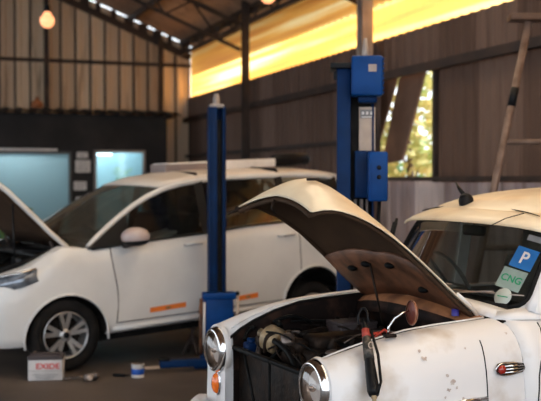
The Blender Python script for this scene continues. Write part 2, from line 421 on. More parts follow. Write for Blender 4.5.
# ------------------------------------------------------------------ trees outside
def shrub(name, c, r, h, n, m, label, z0=.3):
    root = thing(name, label, 'tree', (c[0], c[1], 0), group='trees outside the wall opening')
    mb = MB()
    mb.tube([(0, 0, 0), (.05, .02, h*.4), (-.03, .05, h*.8)], [.09, .06, .02], 8)
    for k in range(7):
        a = k*.9; z = h*(.3+.08*k); mb.tube([(0, 0, z), (math.cos(a)*r*.5, math.sin(a)*r*.5, z+.35), (math.cos(a)*r*.8, math.sin(a)*r*.8, z+.6)], [.03, .02, .008], 6)
    mb.build('trunk', M['bark'], root)
    lf = MB()
    for i in range(n):
        a = random.uniform(0, 2*PI); q = r*random.random()**.5; z = z0+(h-z0)*random.random()
        q *= (1-.5*abs(z/h-.55))
        if math.sin(a*3+z*5)+math.sin(z*9+a) > 1.1: continue
        p = V((q*math.cos(a), q*math.sin(a), z)); s = random.uniform(.07, .17)
        u = V((random.uniform(-1, 1), random.uniform(-1, 1), random.uniform(-.6, .6))).normalized(); w = u.orthogonal().normalized()
        lf.add([p-u*s, p+w*s*.5, p+u*s, p-w*s*.5+UP*.01], [(0, 1, 2, 3)])
    lf.build('foliage', m, root); return root
shrub('small_tree', (2.2, 16.0, 0), .75, 3.9, 1300, M['leaf'], 'pale yellow-green tree outside, nearest behind the wall opening')
shrub('small_tree', (3.75, 18.2, 0), .8, 3.4, 1300, M['leaf2'], 'deeper green tree outside the wall opening, towards its right edge')
shrub('small_tree', (2.3, 21.5, 0), 1.3, 2.6, 2200, M['leaf2'], 'low green tree farthest off beyond the wall opening')
shrub('small_tree', (4.9, 24.5, 0), 1.2, 4.6, 1700, M['leaf'], 'tall yellow-green tree farther off beyond the wall opening')

# ------------------------------------------------------------------ office partition
TO = 1.35
def offp(x, y, t=TO):
    s = s_of(x, t); p = R3(t, s, 0); return s, z_of(y, p.y)
s_r, z_top = offp(167, 117); z_top = 2.90
s_l = 8.6
# front wall of the office with its two openings, built of solid pieces
def opening(x0, x1, y0, zb):
    sa, z1 = offp(x1, y0); sb_, _ = offp(x0, y0); return sa, sb_, zb, z1
w2 = opening(94, 145, 150, .0); w1 = (offp(71.5, 150)[0], offp(-45, 150)[0], .0, offp(60, 151)[1])
off = MB()
def wpiece(s0, s1, z0, z1, th=.10): off.box(R3(TO-th/2, (s0+s1)/2, (z0+z1)/2), (th, s1-s0, z1-z0), RX)
wpiece(s_r, w2[0], 0, z_top); wpiece(w2[1], w1[0], 0, z_top); wpiece(w1[1], s_l, 0, z_top)
wpiece(w2[0], w2[1], w2[3], z_top); wpiece(w1[0], w1[1], w1[3], z_top)
wpiece(w2[0], w2[1], 0, .25); wpiece(w1[0], w1[1], 0, .25)
off.box(R3(TO/2, s_r+.05, z_top/2), (TO-.1, .1, z_top), RX); off.box(R3(TO/2, s_l-.05, z_top/2), (TO-.1, .1, z_top), RX)
off.box(R3(.55, (s_r+s_l)/2, z_top+.02), (1.7, s_l-s_r+.3, .04), RX)
struct(off.build('wall_office', M['office']))
mb = MB(); rows = []
pts = []
s = s_r-.25
while s < s_l+.2:
    pts += [(s, 0), (s+.10, .055), (s+.16, .055), (s+.22, 0)]; s += .27
rows = [[R3(TO+.22, s, z_top+.03+h) for s, h in pts], [R3(-.0+.25, s, z_top+.16+h) for s, h in pts]]
mb.grid(rows, 0, False); struct(mb.build('office_roof_sheet', M['office'], solid=.012))
# glass and frames
def window(n, w, frame_m, glass_m, back):
    s0, s1, z0, z1 = w; z0 = .25
    mb = MB()
    for a, b, c, d in ((s0, s0+.05, z0, z1), (s1-.05, s1, z0, z1), (s0, s1, z0, z0+.05), (s0, s1, z1-.05, z1)):
        mb.box(R3(TO+.0, (a+b)/2, (c+d)/2), (.08, b-a, d-c), RX)
    f = struct(mb.build('window_%d' % n, frame_m))
    g = MB(); g.box(R3(TO-.03, (s0+s1)/2, (z0+z1)/2), (.008, s1-s0-.08, z1-z0-.08), RX); g.build('pane', glass_m, f)
window(2, w1, M['frame'], M['glass_office'], 0)
window(3, w2, M['steel_grey'], glass_mat('office_clear_glass', (.80, .9, .92), .04, .05), 0)
mb = MB(); a = offp(57, 149.5); b = offp(-20, 149.5)
mb.box(R3(TO+.06, (a[0]+b[0])/2, a[1]), (.05, b[0]-a[0], .045), RX); struct(mb.build('trim_6', M['paper']))
# room behind the clear pane: pale blue back, a lit tube, a dark post
mb = MB(); s0, s1 = w2[0], w2[1]
mb.box(R3(.35, (s_r+s_l)/2, 1.45), (.04, s_l-s_r-.25, 2.8), RX)
struct(mb.build('wall_office_inner', mat('pale_blue_office_wall', (.42, .60, .66), .6, 0, (.34, .50, .56), .8)))
# lamp inside the office
a = offp(101, 154, 1.05)
t_ = thing('office_tube_lamp', 'lit white tube lamp in top left corner of the office window', 'lamp', R3(1.05, a[0], a[1]))
mb = MB(); mb.tube([e2*.22, -e2*.22], .022, 10); mb.build('tube', M['tube'], t_)
mb = MB(); mb.box(V((0, 0, .04)), (.05, .5, .03), RX); mb.build('lamp_holder', M['paper'], t_)
for k, sx_ in enumerate((w2[0]+.6, w1[0]+1.0, w1[1]-.9)):
    L2 = bpy.data.lights.new('office_ceiling_light', 'AREA'); L2.shape = 'RECTANGLE'; L2.size = .9; L2.size_y = .25; L2.energy = 38; L2.color = (.90, .97, 1.)
    lo = bpy.data.objects.new('office_ceiling_light', L2); COL.objects.link(lo); lo.location = R3(.85, sx_, z_top-.12)
a = offp(123, 175, .75)
t_ = thing('potted_plant', 'green-topped slim plant standing inside the clear office window', 'plant', R3(.75, a[0], 0))
mb = MB(); mb.tube([(0, 0, .3), (.01, 0, 1.0), (0, .01, a[1]-.1)], .022, 8); mb.build('stem', M['rubber'], t_)
mb = MB(); mb.lathe([(0, 0), (.12, 0), (.15, .3), (.13, .3), (.12, .27), (0, .27)], (0, 0, 0), UP, 20); mb.build('pot', M['office'], t_)
mb = MB()
for i in range(60):
    a_ = random.uniform(0, 2*PI); q = random.uniform(.02, .15); p = V((q*math.cos(a_), q*math.sin(a_), a[1]+random.uniform(-.12, .14))); u = V((math.cos(a_), math.sin(a_), random.uniform(-.3, .8))); w_ = u.orthogonal().normalized()
    mb.add([p, p+u*.04+w_*.015, p+u*.08, p+u*.04-w_*.015], [(0, 1, 2, 3)])
mb.build('foliage', M['leaf2'], t_)
# notices on the pier between the windows
for x0, x1, y0, y1, lab in ((77, 88, 151.5, 157.5, 'small white notice on office pier, topmost of four'), (75.5, 90.5, 159.5, 172, 'largest white notice on the office pier, second from top'),
                            (74, 86.5, 181, 189.5, 'white notice on the office pier below the gap, third from top'), (76, 85, 196.5, 202, 'small white notice on office pier, lowest of four')):
    a = offp(x0, y0, TO+.012); b = offp(x1, y1, TO+.012)
    mb = MB(); mb.box(R3(TO+.008, (a[0]+b[0])/2, (a[1]+b[1])/2), (.012, abs(a[0]-b[0]), abs(a[1]-b[1])), RX)
    n_ = tag(mb.build('notice', M['paper']), lab, 'notice', 'notices on the office pier')
    if y1-y0 > 5.6:
        pr_ = MB(); k = max(2, int((y1-y0)/2.6))
        for i in range(k):
            z = b[1]+(a[1]-b[1])*(i+.8)/(k+.6); pr_.box(R3(TO+.016, (a[0]+b[0])/2, z), (.003, abs(a[0]-b[0])*.7, .014), RX)
        pr_.build('print_lines', M['print'], n_)
a = offp(161, 173, TO+.012); mb = MB(); mb.box(R3(TO+.008, a[0]+.03, a[1]), (.012, .17, .17), RX)
tag(mb.build('notice', mat('faded_notice', (.10, .085, .085), .7)), 'faded grey notice at the right end of the dark office wall', 'notice')
c = R3(6.6, s_of(9, 6.6), 0)
t_ = thing('potted_plant', 'leafy green potted plant behind the open bonnet of the people carrier', 'plant', c)
mb = MB(); mb.lathe([(0, 0), (.15, 0), (.19, .35), (.17, .35), (.15, .31), (0, .31)], (0, 0, 0), UP, 20); mb.build('pot', M['bon_brace'], t_)
mb = MB(); mb.tube([(0, 0, .3), (.01, .01, 1.1)], .015, 6); mb.build('stem', M['bark'], t_)
mb = MB()
for i in range(160):
    a_ = random.uniform(0, 2*PI); q = random.uniform(.02, .22); p = V((q*math.cos(a_), q*math.sin(a_), random.uniform(.5, 1.25))); u = V((math.cos(a_), math.sin(a_), random.uniform(-.3, .8))); w_ = u.orthogonal().normalized()
    mb.add([p, p+u*.07+w_*.03, p+u*.15, p+u*.07-w_*.03], [(0, 1, 2, 3)])
mb.build('foliage', M['leaf2'], t_)
# orange sack on the office roof
a = offp(37.5, 106, .9)
mb = MB(); c = R3(.9, a[0], z_top+.16)
mb.lathe([(0, 0), (.10, 0), (.13, .05), (.115, .12), (.05, .16), (.03, .19), (.055, .24), (0, .23)], c, UP, 14)
tag(mb.build('tied_sack', M['orangecloth'], subd=1), 'small orange tied sack sitting on the dark office roof', 'sack')

# ------------------------------------------------------------------ hanging bulbs
def bulb(x, y, d, r, label):
    p = V(((x-270.5)/1000*d, d, z_of(y, d)))
    t_ = thing('hanging_bulb', label, 'lamp', p, group='pendant bulbs')
    mb = MB(); mb.lathe([(0, -r), (r*.5, -r*.87), (r*.87, -r*.5), (r, 0), (r*.9, r*.45), (r*.6, r*.85), (r*.38, r*1.25)], (0, 0, 0), UP, 24); mb.build('bulb', M['bulb'], t_)
    mb = MB(); mb.lathe([(r*.35, r*1.2), (r*.42, r*1.3), (r*.42, r*2.0), (r*.2, r*2.3), (0, r*2.35)], (0, 0, 0), UP, 16); mb.build('bulb_holder', M['black'], t_)
    top = 6.9-p.z
    mb = MB(); mb.tube([(0, 0, r*2.2), (.01, 0, top*.5), (0, 0, top)], .012, 6); mb.build('cord', M['black'], t_)
bulb(48, 21, 14.5, .105, 'glowing orange bulb hanging over the left end of the shed')
bulb(268, -4, 13.0, .105, 'glowing bulb cut by the top edge of the photo, near the tall column')

# ================================================================== MPV
Bm = V((.83695081, .54499122, .04997917)); Lm = V((.54567317, -.83799808, 0)); Um = V((-.04188245, -.02727229, .99875026))
Mm = Matrix((Bm, -Lm, Um)).transposed()
mpv = thing('minivan', 'modern white people carrier with open bonnet and orange door stickers, beyond the blue lift posts', 'car', (-2.1541145, 9.11181713, 0), Mm)
def P(u, v, w): return V((u, -v, w))
TOP = [(-.66, .74), (-.6, .82), (-.5, .87), (-.3, .92), (-.1, 1.02), (0, 1.06), (.12, 1.05), (.25, 1.03), (.54, 1.05), (1.34, 1.08), (1.77, 1.11), (2.45, 1.13), (3.3, 1.15)]
HW = [(-.66, .60), (-.63, .70), (-.56, .78), (-.45, .83), (-.3, .855), (0, .865), (2.6, .865), (3.0, .84), (3.2, .80), (3.3, .74)]
BOT = [(-.66, .34), (-.6, .26), (-.45, .24), (0, .26), (3.0, .28), (3.3, .36)]
def ring(u):
    t = lerp_tab(TOP, u); h = lerp_tab(HW, u); b = lerp_tab(BOT, u)
    half = [(0, b), (h*.75, b), (h-.08, b+.01), (h-.035, b+.05), (h-.02, b+.10), (h-.012, b+.2), (h-.006, b+.24), (h, (b+t)/2+.02), (h-.004, t-.22), (h-.012, t-.13), (h-.035, t-.05), (h-.065, t-.008), (h-.13, t), (0, t+.03)]
    pts = [P(u, v, w) for v, w in half] + [P(u, -v, w) for v, w in half[-2:0:-1]]
    return pts
us = [-.66, -.63, -.6, -.55, -.5, -.4, -.3, -.2, -.1, 0, .12, .25, .4, .54, .8, 1.1, 1.34, 1.55, 1.77, 2.1, 2.45, 2.7, 2.9, 3.1, 3.2, 3.3]
mb = MB(); mb.grid([ring(u) for u in us], 0, True, True, True)
body = mb.build('body', [M['white'], M['interior']], mpv)
def cutter(mb_):
    c = mb_.build('cut', [M['interior']]); c.parent = mpv; return c
cuts = []
for wu in (0.0, 2.56):
    for sd in (1, -1):
        c = MB(); a = P(wu, sd*.5, .30); n = 40; R_ = .365
        rows = [[P(wu+R_*math.cos(2*PI*k/n), sd*vv, .29+R_*math.sin(2*PI*k/n)) for k in range(n)] for vv in (.52, 1.1)]
        c.grid(rows, 0, False, True, True); cuts.append(cutter(c))
c = MB()       # engine bay
c.prism([P(-.52, -.66, .55), P(-.52, .66, .55), P(-.02, .70, .55), P(.16, .66, .55), P(.16, -.66, .55), P(-.02, -.70, .55)], (0, 0, .8)); cuts.append(cutter(c))
c = MB(); c.box(P(1.72, 0, .85), (2.75, 1.50, .9)); cuts.append(cutter(c))
bpy.context.view_layer.update()
for c in cuts:
    md = body.modifiers.new('cut', 'BOOLEAN'); md.object = c; md.operation = 'DIFFERENCE'; md.solver = 'EXACT'; md.material_mode = 'TRANSFER'
dg = bpy.context.evaluated_depsgraph_get()
me = bpy.data.meshes.new_from_object(body.evaluated_get(dg)); body.modifiers.clear(); body.data = me
for c in cuts: bpy.data.objects.remove(c)
# flush smooth shading kept by angle
try:
    me.set_sharp_from_angle(angle=math.radians(32))
except Exception: pass

# greenhouse
RAIL = [(.20, .80, 1.02), (.46, .735, 1.20), (.73, .675, 1.365), (1.04, .635, 1.50), (1.46, .61, 1.565), (2.15, .60, 1.56), (2.75, .60, 1.545), (3.1, .60, 1.50), (3.22, .62, 1.30), (3.26, .66, 1.12)]
for sd in (1, -1):
    mb = MB(); rows = []
    for i, (u, v, w) in enumerate(RAIL):
        th = .03 if i < 3 else .034
        a = RAIL[max(i-1, 0)]; b = RAIL[min(i+1, len(RAIL)-1)]; d = V((b[0]-a[0], 0, b[2]-a[2])).normalized(); n_ = V((-d.z, 0, d.x))
        c = P(u, sd*v, w)
        rows.append([c+n_*th*q+V((0, -sd*r_, 0)) for q, r_ in ((.9, -.03), (.8, .012), (.2, .022), (-.8, .020), (-.9, -.03))])
    mb.grid(rows, 0, True, True, True); mb.build('roof_side_rail', M['white'], mpv, subd=1)
def rail_at(u):
    pts = RAIL
    for a, b in zip(pts, pts[1:]):
        if u <= b[0]:
            f = (u-a[0])/(b[0]-a[0]); return (a[1]+(b[1]-a[1])*f, a[2]+(b[2]-a[2])*f)
    return pts[-1][1:]
mb = MB(); rows = []
for u in (1.02, 1.2, 1.46, 1.8, 2.15, 2.5, 2.8, 3.05, 3.15):
    v0, w0 = rail_at(u); row = []
    for k in range(-6, 7):
        f = k/6; row.append(P(u-.12*(1-f*f)*(1 if u < 1.3 else 0), v0*f, w0+.02+.05*(1-f*f)*(.5 if u < 1.1 else 1)))
    rows.append(row)
mb.grid(rows); mb.build('roof', mat('mpv_roof_warm_lit', (.74, .66, .58), .35, 0, (.68, .6, .52), 3, coat=.4), mpv, solid=.02)  # white roof; the warm light from above is put into its colour
# windscreen
mb = MB(); rows = []
for u in (.20, .33, .46, .6, .73, .88, 1.04):
    v0, w0 = rail_at(u); rows.append([P(u-.20*(1-(k/6)**2), (v0-.01)*k/6, w0+.01+.02*(1-(k/6)**2)) for k in range(-6, 7)])
mb.grid(rows); mb.build('windscreen', M['glass_mpv'], mpv)
mb = MB(); mb.grid([[P(-.0-.22*(1-(k/6)**2)+.2, .80*k/6, 1.015) for k in range(-6, 7)], [P(-.22*(1-(k/6)**2)+.06, .78*k/6, 1.0) for k in range(-6, 7)]]); mb.build('scuttle_panel', M['black'], mpv, solid=.01)
# side glass and pillars
for sd in (1, -1):
    mb = MB(); rows = [[], []]
    for u in (.26, .46, .73, 1.04, 1.46, 1.8, 2.15, 2.6, 3.0, 3.12):
        v0, w0 = rail_at(u); rows[0].append(P(u, sd*.812, lerp_tab(TOP, u)-.01)); rows[1].append(P(u, sd*(v0+.004), w0-.01))
    mb.grid(rows); mb.build('side_glass', M['glass_dark'], mpv)
    for u0, wd, nm in ((.60, .035, 'quarter_post'), (1.40, .09, 'door_pillar'), (2.30, .08, 'door_pillar'), (2.95, .10, 'door_pillar')):
        v0, w0 = rail_at(u0); t0 = lerp_tab(TOP, u0)
        a = P(u0, sd*.815, t0-.02); b = P(u0+.03, sd*(v0+.008), w0-.01)
        mb = MB(); beam(mb, a, b, wd, .012); o_ = mb.build(nm, M['black'], mpv)
    # black quarter panel and belt strip
    mb = MB(); mb.tube([P(u, sd*.83, lerp_tab(TOP, u)-.012) for u in (.26, .6, 1.0, 1.4, 1.8, 2.3, 2.8, 3.1)], .009, 6); mb.build('belt_moulding', M['black'], mpv)
    mb = MB(); mb.add([P(.22, sd*.822, 1.02), P(.62, sd*.822, 1.045), P(.62, sd*.735, 1.28)], [(0, 1, 2)]); mb.build('quarter_panel', M['black'], mpv, solid=.008)
# interior
def car_seat(parent, c, m, sc=1.):
    mb = MB(); mb.box(c+V((-.05, 0, .10*sc)), (.46*sc, .46*sc, .16*sc), None, .05); mb.box(c+V((.20*sc, 0, .42*sc)), (.14*sc, .44*sc, .58*sc), Matrix.Rotation(.22, 3, 'Y'), .05)
    mb.box(c+V((.30*sc, 0, .80*sc)), (.10*sc, .25*sc, .16*sc), Matrix.Rotation(.2, 3, 'Y'), .035)
    return mb.build('seat', m, parent)
for u, vs in ((1.15, (.38, -.38)), (2.05, (.38, -.38)), (2.75, (.3, -.3))):
    for v in vs: car_seat(mpv, P(u, v, .52), M['seat'])
mb = MB(); mb.box(P(.50, 0, .93), (.34, 1.4, .2), None, .05); mb.build('dashboard', M['interior'], mpv)
mb = MB(); mb.lathe([(.17, -.012), (.185, 0), (.17, .012), (.158, 0), (.17, -.012)], P(.78, -.36, 1.0), V((.8, 0, .5)), 24); mb.tube([P(.5, -.36, .88), P(.78, -.36, 1.0)], .025, 8); mb.build('steering_wheel', M['black'], mpv)
mb = MB(); mb.box(P(1.62, .25, 1.13), (1.25, .30, .03), Matrix.Rotation(-.20, 3, 'Y'), .005); mb.build('reflection_board', M['paper'], mpv)  # pale board added to stand for a streak reflected in the side windows
# door seams, handles, stickers
def seam(pts, r=.005, parent=mpv, name='panel_gap'):
    mb = MB(); mb.tube(pts, r, 6); return mb.build(name, M['black'], parent)
def side_v(u, w):
    t = lerp_tab(TOP, u); h = lerp_tab(HW, u); b = lerp_tab(BOT, u)
    return lerp_tab([(b+.05, h-.035), (b+.10, h-.02), (b+.2, h-.012), ((b+t)/2+.02, h), (t-.22, h-.004), (t-.13, h-.012), (t-.05, h-.035)], w)
def sv(u, w, off=.0): return P(u, side_v(u, w)+off, w)
seam([sv(.45+.02*math.sin(k*.5), .36+k*.066) for k in range(11)]); seam([sv(1.40, .36+k*.068) for k in range(11)]); seam([sv(2.40+(-.12 if k < 3 else 0)*(3-k)/3, .38+k*.068) for k in range(11)])
seam([sv(.46+k*.19, .365) for k in range(11)])
for u in (1.24, 2.24):
    h_ = MB(); h_.tube([sv(u-.09, .985, .002), sv(u-.08, .99, .028), sv(u, .995, .034), sv(u+.08, .99, .028), sv(u+.09, .985, .002)], [.012, .014, .015, .014, .012], 8); h_.build('door_handle', M['white'], mpv)
    h_ = MB(); h_.sphere(sv(u, .985, -.004), .04, 12, 0, (1.3, .2, .5)); h_.build('handle_recess', M['black'], mpv)
for u0, u1 in ((.77, 1.13), (1.68, 1.90)):
    s_ = MB(); s_.add([sv(u0, .415, .003), sv(u1, .425, .003), sv(u1, .470, .003), sv(u0, .460, .003)], [(0, 1, 2, 3)]); k = s_.build('door_sticker', M['orange'], mpv, solid=.002)
    s_ = MB(); um = (u0+u1)/2; s_.sphere(sv(um, .442, .005), .016, 10, 0, (1.8, .2, .7)); s_.build('emblem', M['brass'], k)
mb = MB(); mb.tube([sv(u, lerp_tab(BOT, u)+.05, -.01) for u in (.42, .8, 1.4, 2.0, 2.2)], .025, 8); mb.build('sill_moulding', M['white'], mpv)
mb = MB(); mb.box(P(1.4, 0, .22), (2.2, 1.3, .06)); mb.build('underbody', M['rubber'], mpv)
# arch lips
for wu in (0., 2.56):
    mb = MB(); pts = []
    for k in range(19):
        a = math.radians(-8+196*k/18); u = wu+.372*math.cos(a); w = .29+.372*math.sin(a); pts.append(P(u, side_v(u, max(w, .33))+.004, w))
    mb.tube(pts, .011, 8); mb.build('arch_lip', M['white'], mpv)
# mirror
mb = MB(); mb.sphere(P(.60, .985, 1.11), .112, 20, 0, (1.15, 1.0, .72)); mh = mb.build('door_mirror', M['pink'], mpv)
mb = MB(); mb.sphere(P(.60, .985, 1.07), .108, 16, 0, (1.12, .97, .42)); mb.tube([P(.57, .82, 1.03), P(.60, .93, 1.05)], .03, 8); mb.build('mirror_base', M['black'], mh)
# headlight
mb = MB(); rows = []
for k in range(9):
    f = k/8; u = -.60+.38*f; v = .68+.165*min(1, f*1.6); rows.append([P(u-.012, v+.006, .70+.10*f), P(u-.03, v+.015, .76+.09*f), P(u-.01, v-.01, .84+.06*f)])
mb.grid(rows); hl = mb.build('headlight', mat('mpv_headlamp_lens', (.30, .34, .40), .12, .4, (.12, .13, .15), 14), mpv, solid=.01)
mb = MB(); mb.tube([P(-.58, .73, .85), P(-.4, .83, .875), P(-.25, .855, .905)], .01, 6); mb.build('lamp_trim', M['chrome'], hl)
mb = MB(); mb.box(P(-.655, 0, .60), (.03, .8, .2), None, .01); mb.build('grille', M['black'], mpv)
mb = MB(); mb.sphere(P(-.60, .70, .50), .055, 14, 0, (.5, .8, .8)); mb.build('fog_lamp', mat('red_fog_surround', (.30, .05, .04), .3), mpv)
# engine
mb = MB(); mb.box(P(-.2, .1, .78), (.5, .8, .25), None, .04); mb.box(P(-.1, .42, .93), (.35, .3, .1), None, .03); mb.box(P(-.35, -.3, .88), (.3, .4, .14), None, .03); mb.box(P(-.05, 0, .98), (.2, 1.2, .05), None, .02)
for k in range(9):
    a = random.uniform(-.5, .5); mb.tube([P(-.5, a, .82), P(-.3, a+.1, .96+.03*random.random()), P(-.12, a+.2*random.uniform(-1, 1), .94)], .018, 8)
mb.build('engine', M['hose'], mpv)
mb = MB(); mb.tube([P(-.5, .66, .90), P(-.3, .69, .95), P(-.1, .70, 1.02), P(.1, .70, 1.03)], .016, 8); mb.build('bay_seal', M['rubber'], mpv)
# open bonnet
HB = [(.10, 1.055), (-.04, 1.19), (-.15, 1.31), (-.27, 1.44), (-.38, 1.56), (-.52, 1.68), (-.62, 1.73)]
def bon(off, name, m, hw, thick, par):
    mb = MB(); rows = []
    for i, (u, w) in enumerate(HB):
        f = i/(len(HB)-1); rows.append([P(u+off*.7+.05*(1-(k/8)**2)*(-1), hw*(1-.10*f*f)*k/8, w+off*.7+.05*(1-(k/8)**2)*(.3+.7*f)) for k in range(-8, 9)])
    mb.grid(rows); return mb.build(name, m, par, solid=thick)
bo = bon(0, 'bonnet', M['amb_top'], .70, .016, mpv)
bon(-.03, 'bonnet_liner', M['bon_in'], .66, .012, bo)
mb = MB(); mb.tube([P(u-.01, .70*(1-.10*(i/6)**2), w-.012) for i, (u, w) in enumerate(HB)], .02, 8); mb.build('bonnet_edge', M['white'], bo)
for sd in (1, -1):
    mb = MB(); mb.tube([P(.02, sd*.60, 1.0), P(-.02, sd*.60, 1.10)], .014, 8); mb.build('bonnet_hinge', M['steel'], bo)
mb = MB(); mb.tube([P(-.35, .62, .9), P(-.33, .6, 1.44)], .007, 6); mb.build('prop_rod', M['black'], bo)
# roof bars with a plank
for u in (1.45, 2.35):
    mb = MB(); mb.tube([P(u, -.58, 1.58), P(u, -.56, 1.61), P(u, 0, 1.635), P(u, .56, 1.61), P(u, .58, 1.58)], .016, 8); mb.build('roof_bar', M['black'], mpv)

def wheel(parent, u, v, w, sd, r=.312):
    mb = MB(); ax = V((0, -sd, 0))
    prof = [(r*.63, -.17), (r*.68, -.19), (r*.90, -.19), (r*.985, -.165), (r, -.12), (r, -.06), (r*.985, -.02), (r*.92, .002), (r*.80, .008), (r*.67, 0), (r*.63, -.02), (r*.63, -.17)]
    mb.lathe(prof, P(u, v, w), ax, 48); t_ = mb.build('tyre', M['rubber'], parent)
    mb = MB(); rr = r*.645
    mb.lathe([(rr, -.16), (rr, -.01), (rr*.985, .002), (rr*.93, -.004), (rr*.91, -.04), (rr*.89, -.15), (rr*.5, -.16)], P(u, v, w), ax, 40)
    c = P(u, v, w)
    for k in range(5):
        for q in (-.17, .17):
            a0 = 2*PI*k/5+.3; d0 = V((math.cos(a0+q*.55), 0, math.sin(a0+q*.55))); d1 = V((math.cos(a0+q*1.25), 0, math.sin(a0+q*1.25)))
            p0 = c+d0*rr*.20+ax*-.018; p1 = c+d1*rr*.95+ax*-.004
            tang = (p1-p0).cross(ax).normalized()
            mb.add([p0-tang*.016, p0+tang*.016, p1+tang*.019, p1-tang*.019, p0-tang*.016-ax*.03, p0+tang*.016-ax*.03, p1+tang*.019-ax*.03, p1-tang*.019-ax*.03],
                   [(0, 1, 2, 3), (0, 4, 5, 1), (1, 5, 6, 2), (2, 6, 7, 3), (3, 7, 4, 0)])
    mb.lathe([(rr*.28, -.04), (rr*.27, -.012), (rr*.18, -.004), (0, -.002)], c, ax, 24)
    rim = mb.build('alloy_rim', M['alloy'], t_)
    mb = MB(); mb.lathe([(.0, .003), (.026, .003), (.028, -.01)], c, ax, 16)
    for k in range(5):
        a0 = 2*PI*k/5+.3+PI/5; mb.lathe([(0, .002), (.009, .001), (.009, -.02)], c+V((math.cos(a0), 0, math.sin(a0)))*.055+ax*-.008, ax, 8)
    mb.build('hub_cap', M['black'], rim)
    mb = MB(); mb.lathe([(0, -.1), (rr*.8, -.1), (rr*.8, -.11), (0, -.11)], c, ax, 24); mb.build('brake_disc', M['iron'], rim)
for wu, dz in ((0., .313), (2.56, .185)):
    wheel(mpv, wu, .815, dz, 1); wheel(mpv, wu, -.815, dz, -1)

# plank lying across the roof bars (its own thing)
pk = MB(); pk.box(V((0, 0, 0)), (1.26, .32, .085), None, .008)
pk.box(V((-.42, .01, -.012)), (.46, .345, .09), None, .008, 1)
o = pk.build('long_box', [M['paper'], mat('grey_wrapped_board', (.24, .19, .18), .6)])
o.matrix_world = mpv.matrix_world @ Matrix.Translation(P(2.02, -.05, 1.678))
tag(o, 'long pale flat box lying on the roof bars of the white people carrier', 'box')
pk = MB(); pk.lathe([(0, 0), (.05, 0), (.065, .03), (.07, .25), (.06, .44), (.03, .47), (0, .47)], P(0, 0, 0), V((1, 0, 0)), 14)
o = pk.build('rolled_mat', M['black']); o.matrix_world = mpv.matrix_world @ Matrix.Translation(P(2.68, .0, 1.70))
tag(o, 'short black roll lying at the rear end of the pale roof box', 'roll')

# ================================================================== lift posts
def post_left():
    t_ = thing('lift_post', 'slimmer blue lift post standing in front of the white people carrier', 'lift post', (-.475, 8.78, 0), rz=.15, group='two posts of the car lift')
    mb = MB(); mb.box((0, 0, .01), (.42, .36, .02), None, .003); mb.build('base_plate', M['blue'], t_)
    mb = MB(); h = 2.26
    for c, d in (((-.055, -.0, h/2), (.035, .16, h)), ((0, .07, h/2), (.15, .02, h)), ((.065, 0, h/2), (.02, .16, h)), ((-.03, -.075, h/2), (.06, .01, h)), ((.062, -.075, h/2), (.03, .01, h))): mb.box(c, d, None, .003)
    mb.build('column', M['blue'], t_)
    mb = MB(); mb.box((.012, .0, 1.2), (.06, .10, 1.9)); mb.build('lifting_screw_cover', M['rubber'], t_)
    mb = MB(); mb.box((0, 0, h+.01), (.13, .13, .03), None, .004); mb.lathe([(.03, 0), (.03, .05), (.02, .10), (0, .10)], (0, 0, h+.02), UP, 14); mb.build('post_cap', M['steel_grey'], t_)
    mb = MB(); mb.box((.01, -.10, .43), (.25, .10, .44), None, .012); mb.box((.01, -.105, .62), (.29, .12, .06), None, .01); mb.box((0, .02, .43), (.23, .2, .40), None, .01); ca = mb.build('carriage', M['blue2'], t_)
    mb = MB(); mb.tube([(.17, -.14, .12), (.17, -.14, .62)], .013, 8); mb.build('locking_rod', M['label_beige'], ca)
    mb = MB(); mb.sphere((.17, -.14, .64), .02, 12); mb.build('rod_knob', M['black'], ca)
    mb = MB()
    for z in (.26, .36, .46, .56): mb.tube([(-.10, -.12, z), (-.15, -.13, z-.03), (-.155, -.12, z-.09)], .014, 8)
    mb.tube([(-.145, -.13, .60), (-.15, -.13, .12)], .016, 8); mb.build('air_hose', M['bon_brace'], ca)
    mb = MB(); mb.tube([(-.12, -.16, .57), (-.125, -.16, .2)], .010, 8); mb.build('pale_hose', M['paper'], ca)
    # folded low arms
    mb = MB(); mb.box((-.28, -.24, .065), (.46, .09, .06), Matrix.Rotation(.10, 3, 'Z'), .006); mb.box((-.08, -.15, .075), (.16, .2, .09), None, .008); am = mb.build('swing_arm', M['blue'], t_)
    mb = MB(); mb.lathe([(0, 0), (.05, 0), (.055, .02), (0, .02)], (-.47, -.26, .095), UP, 18); mb.build('arm_pad', M['rubber'], am)
post_left()
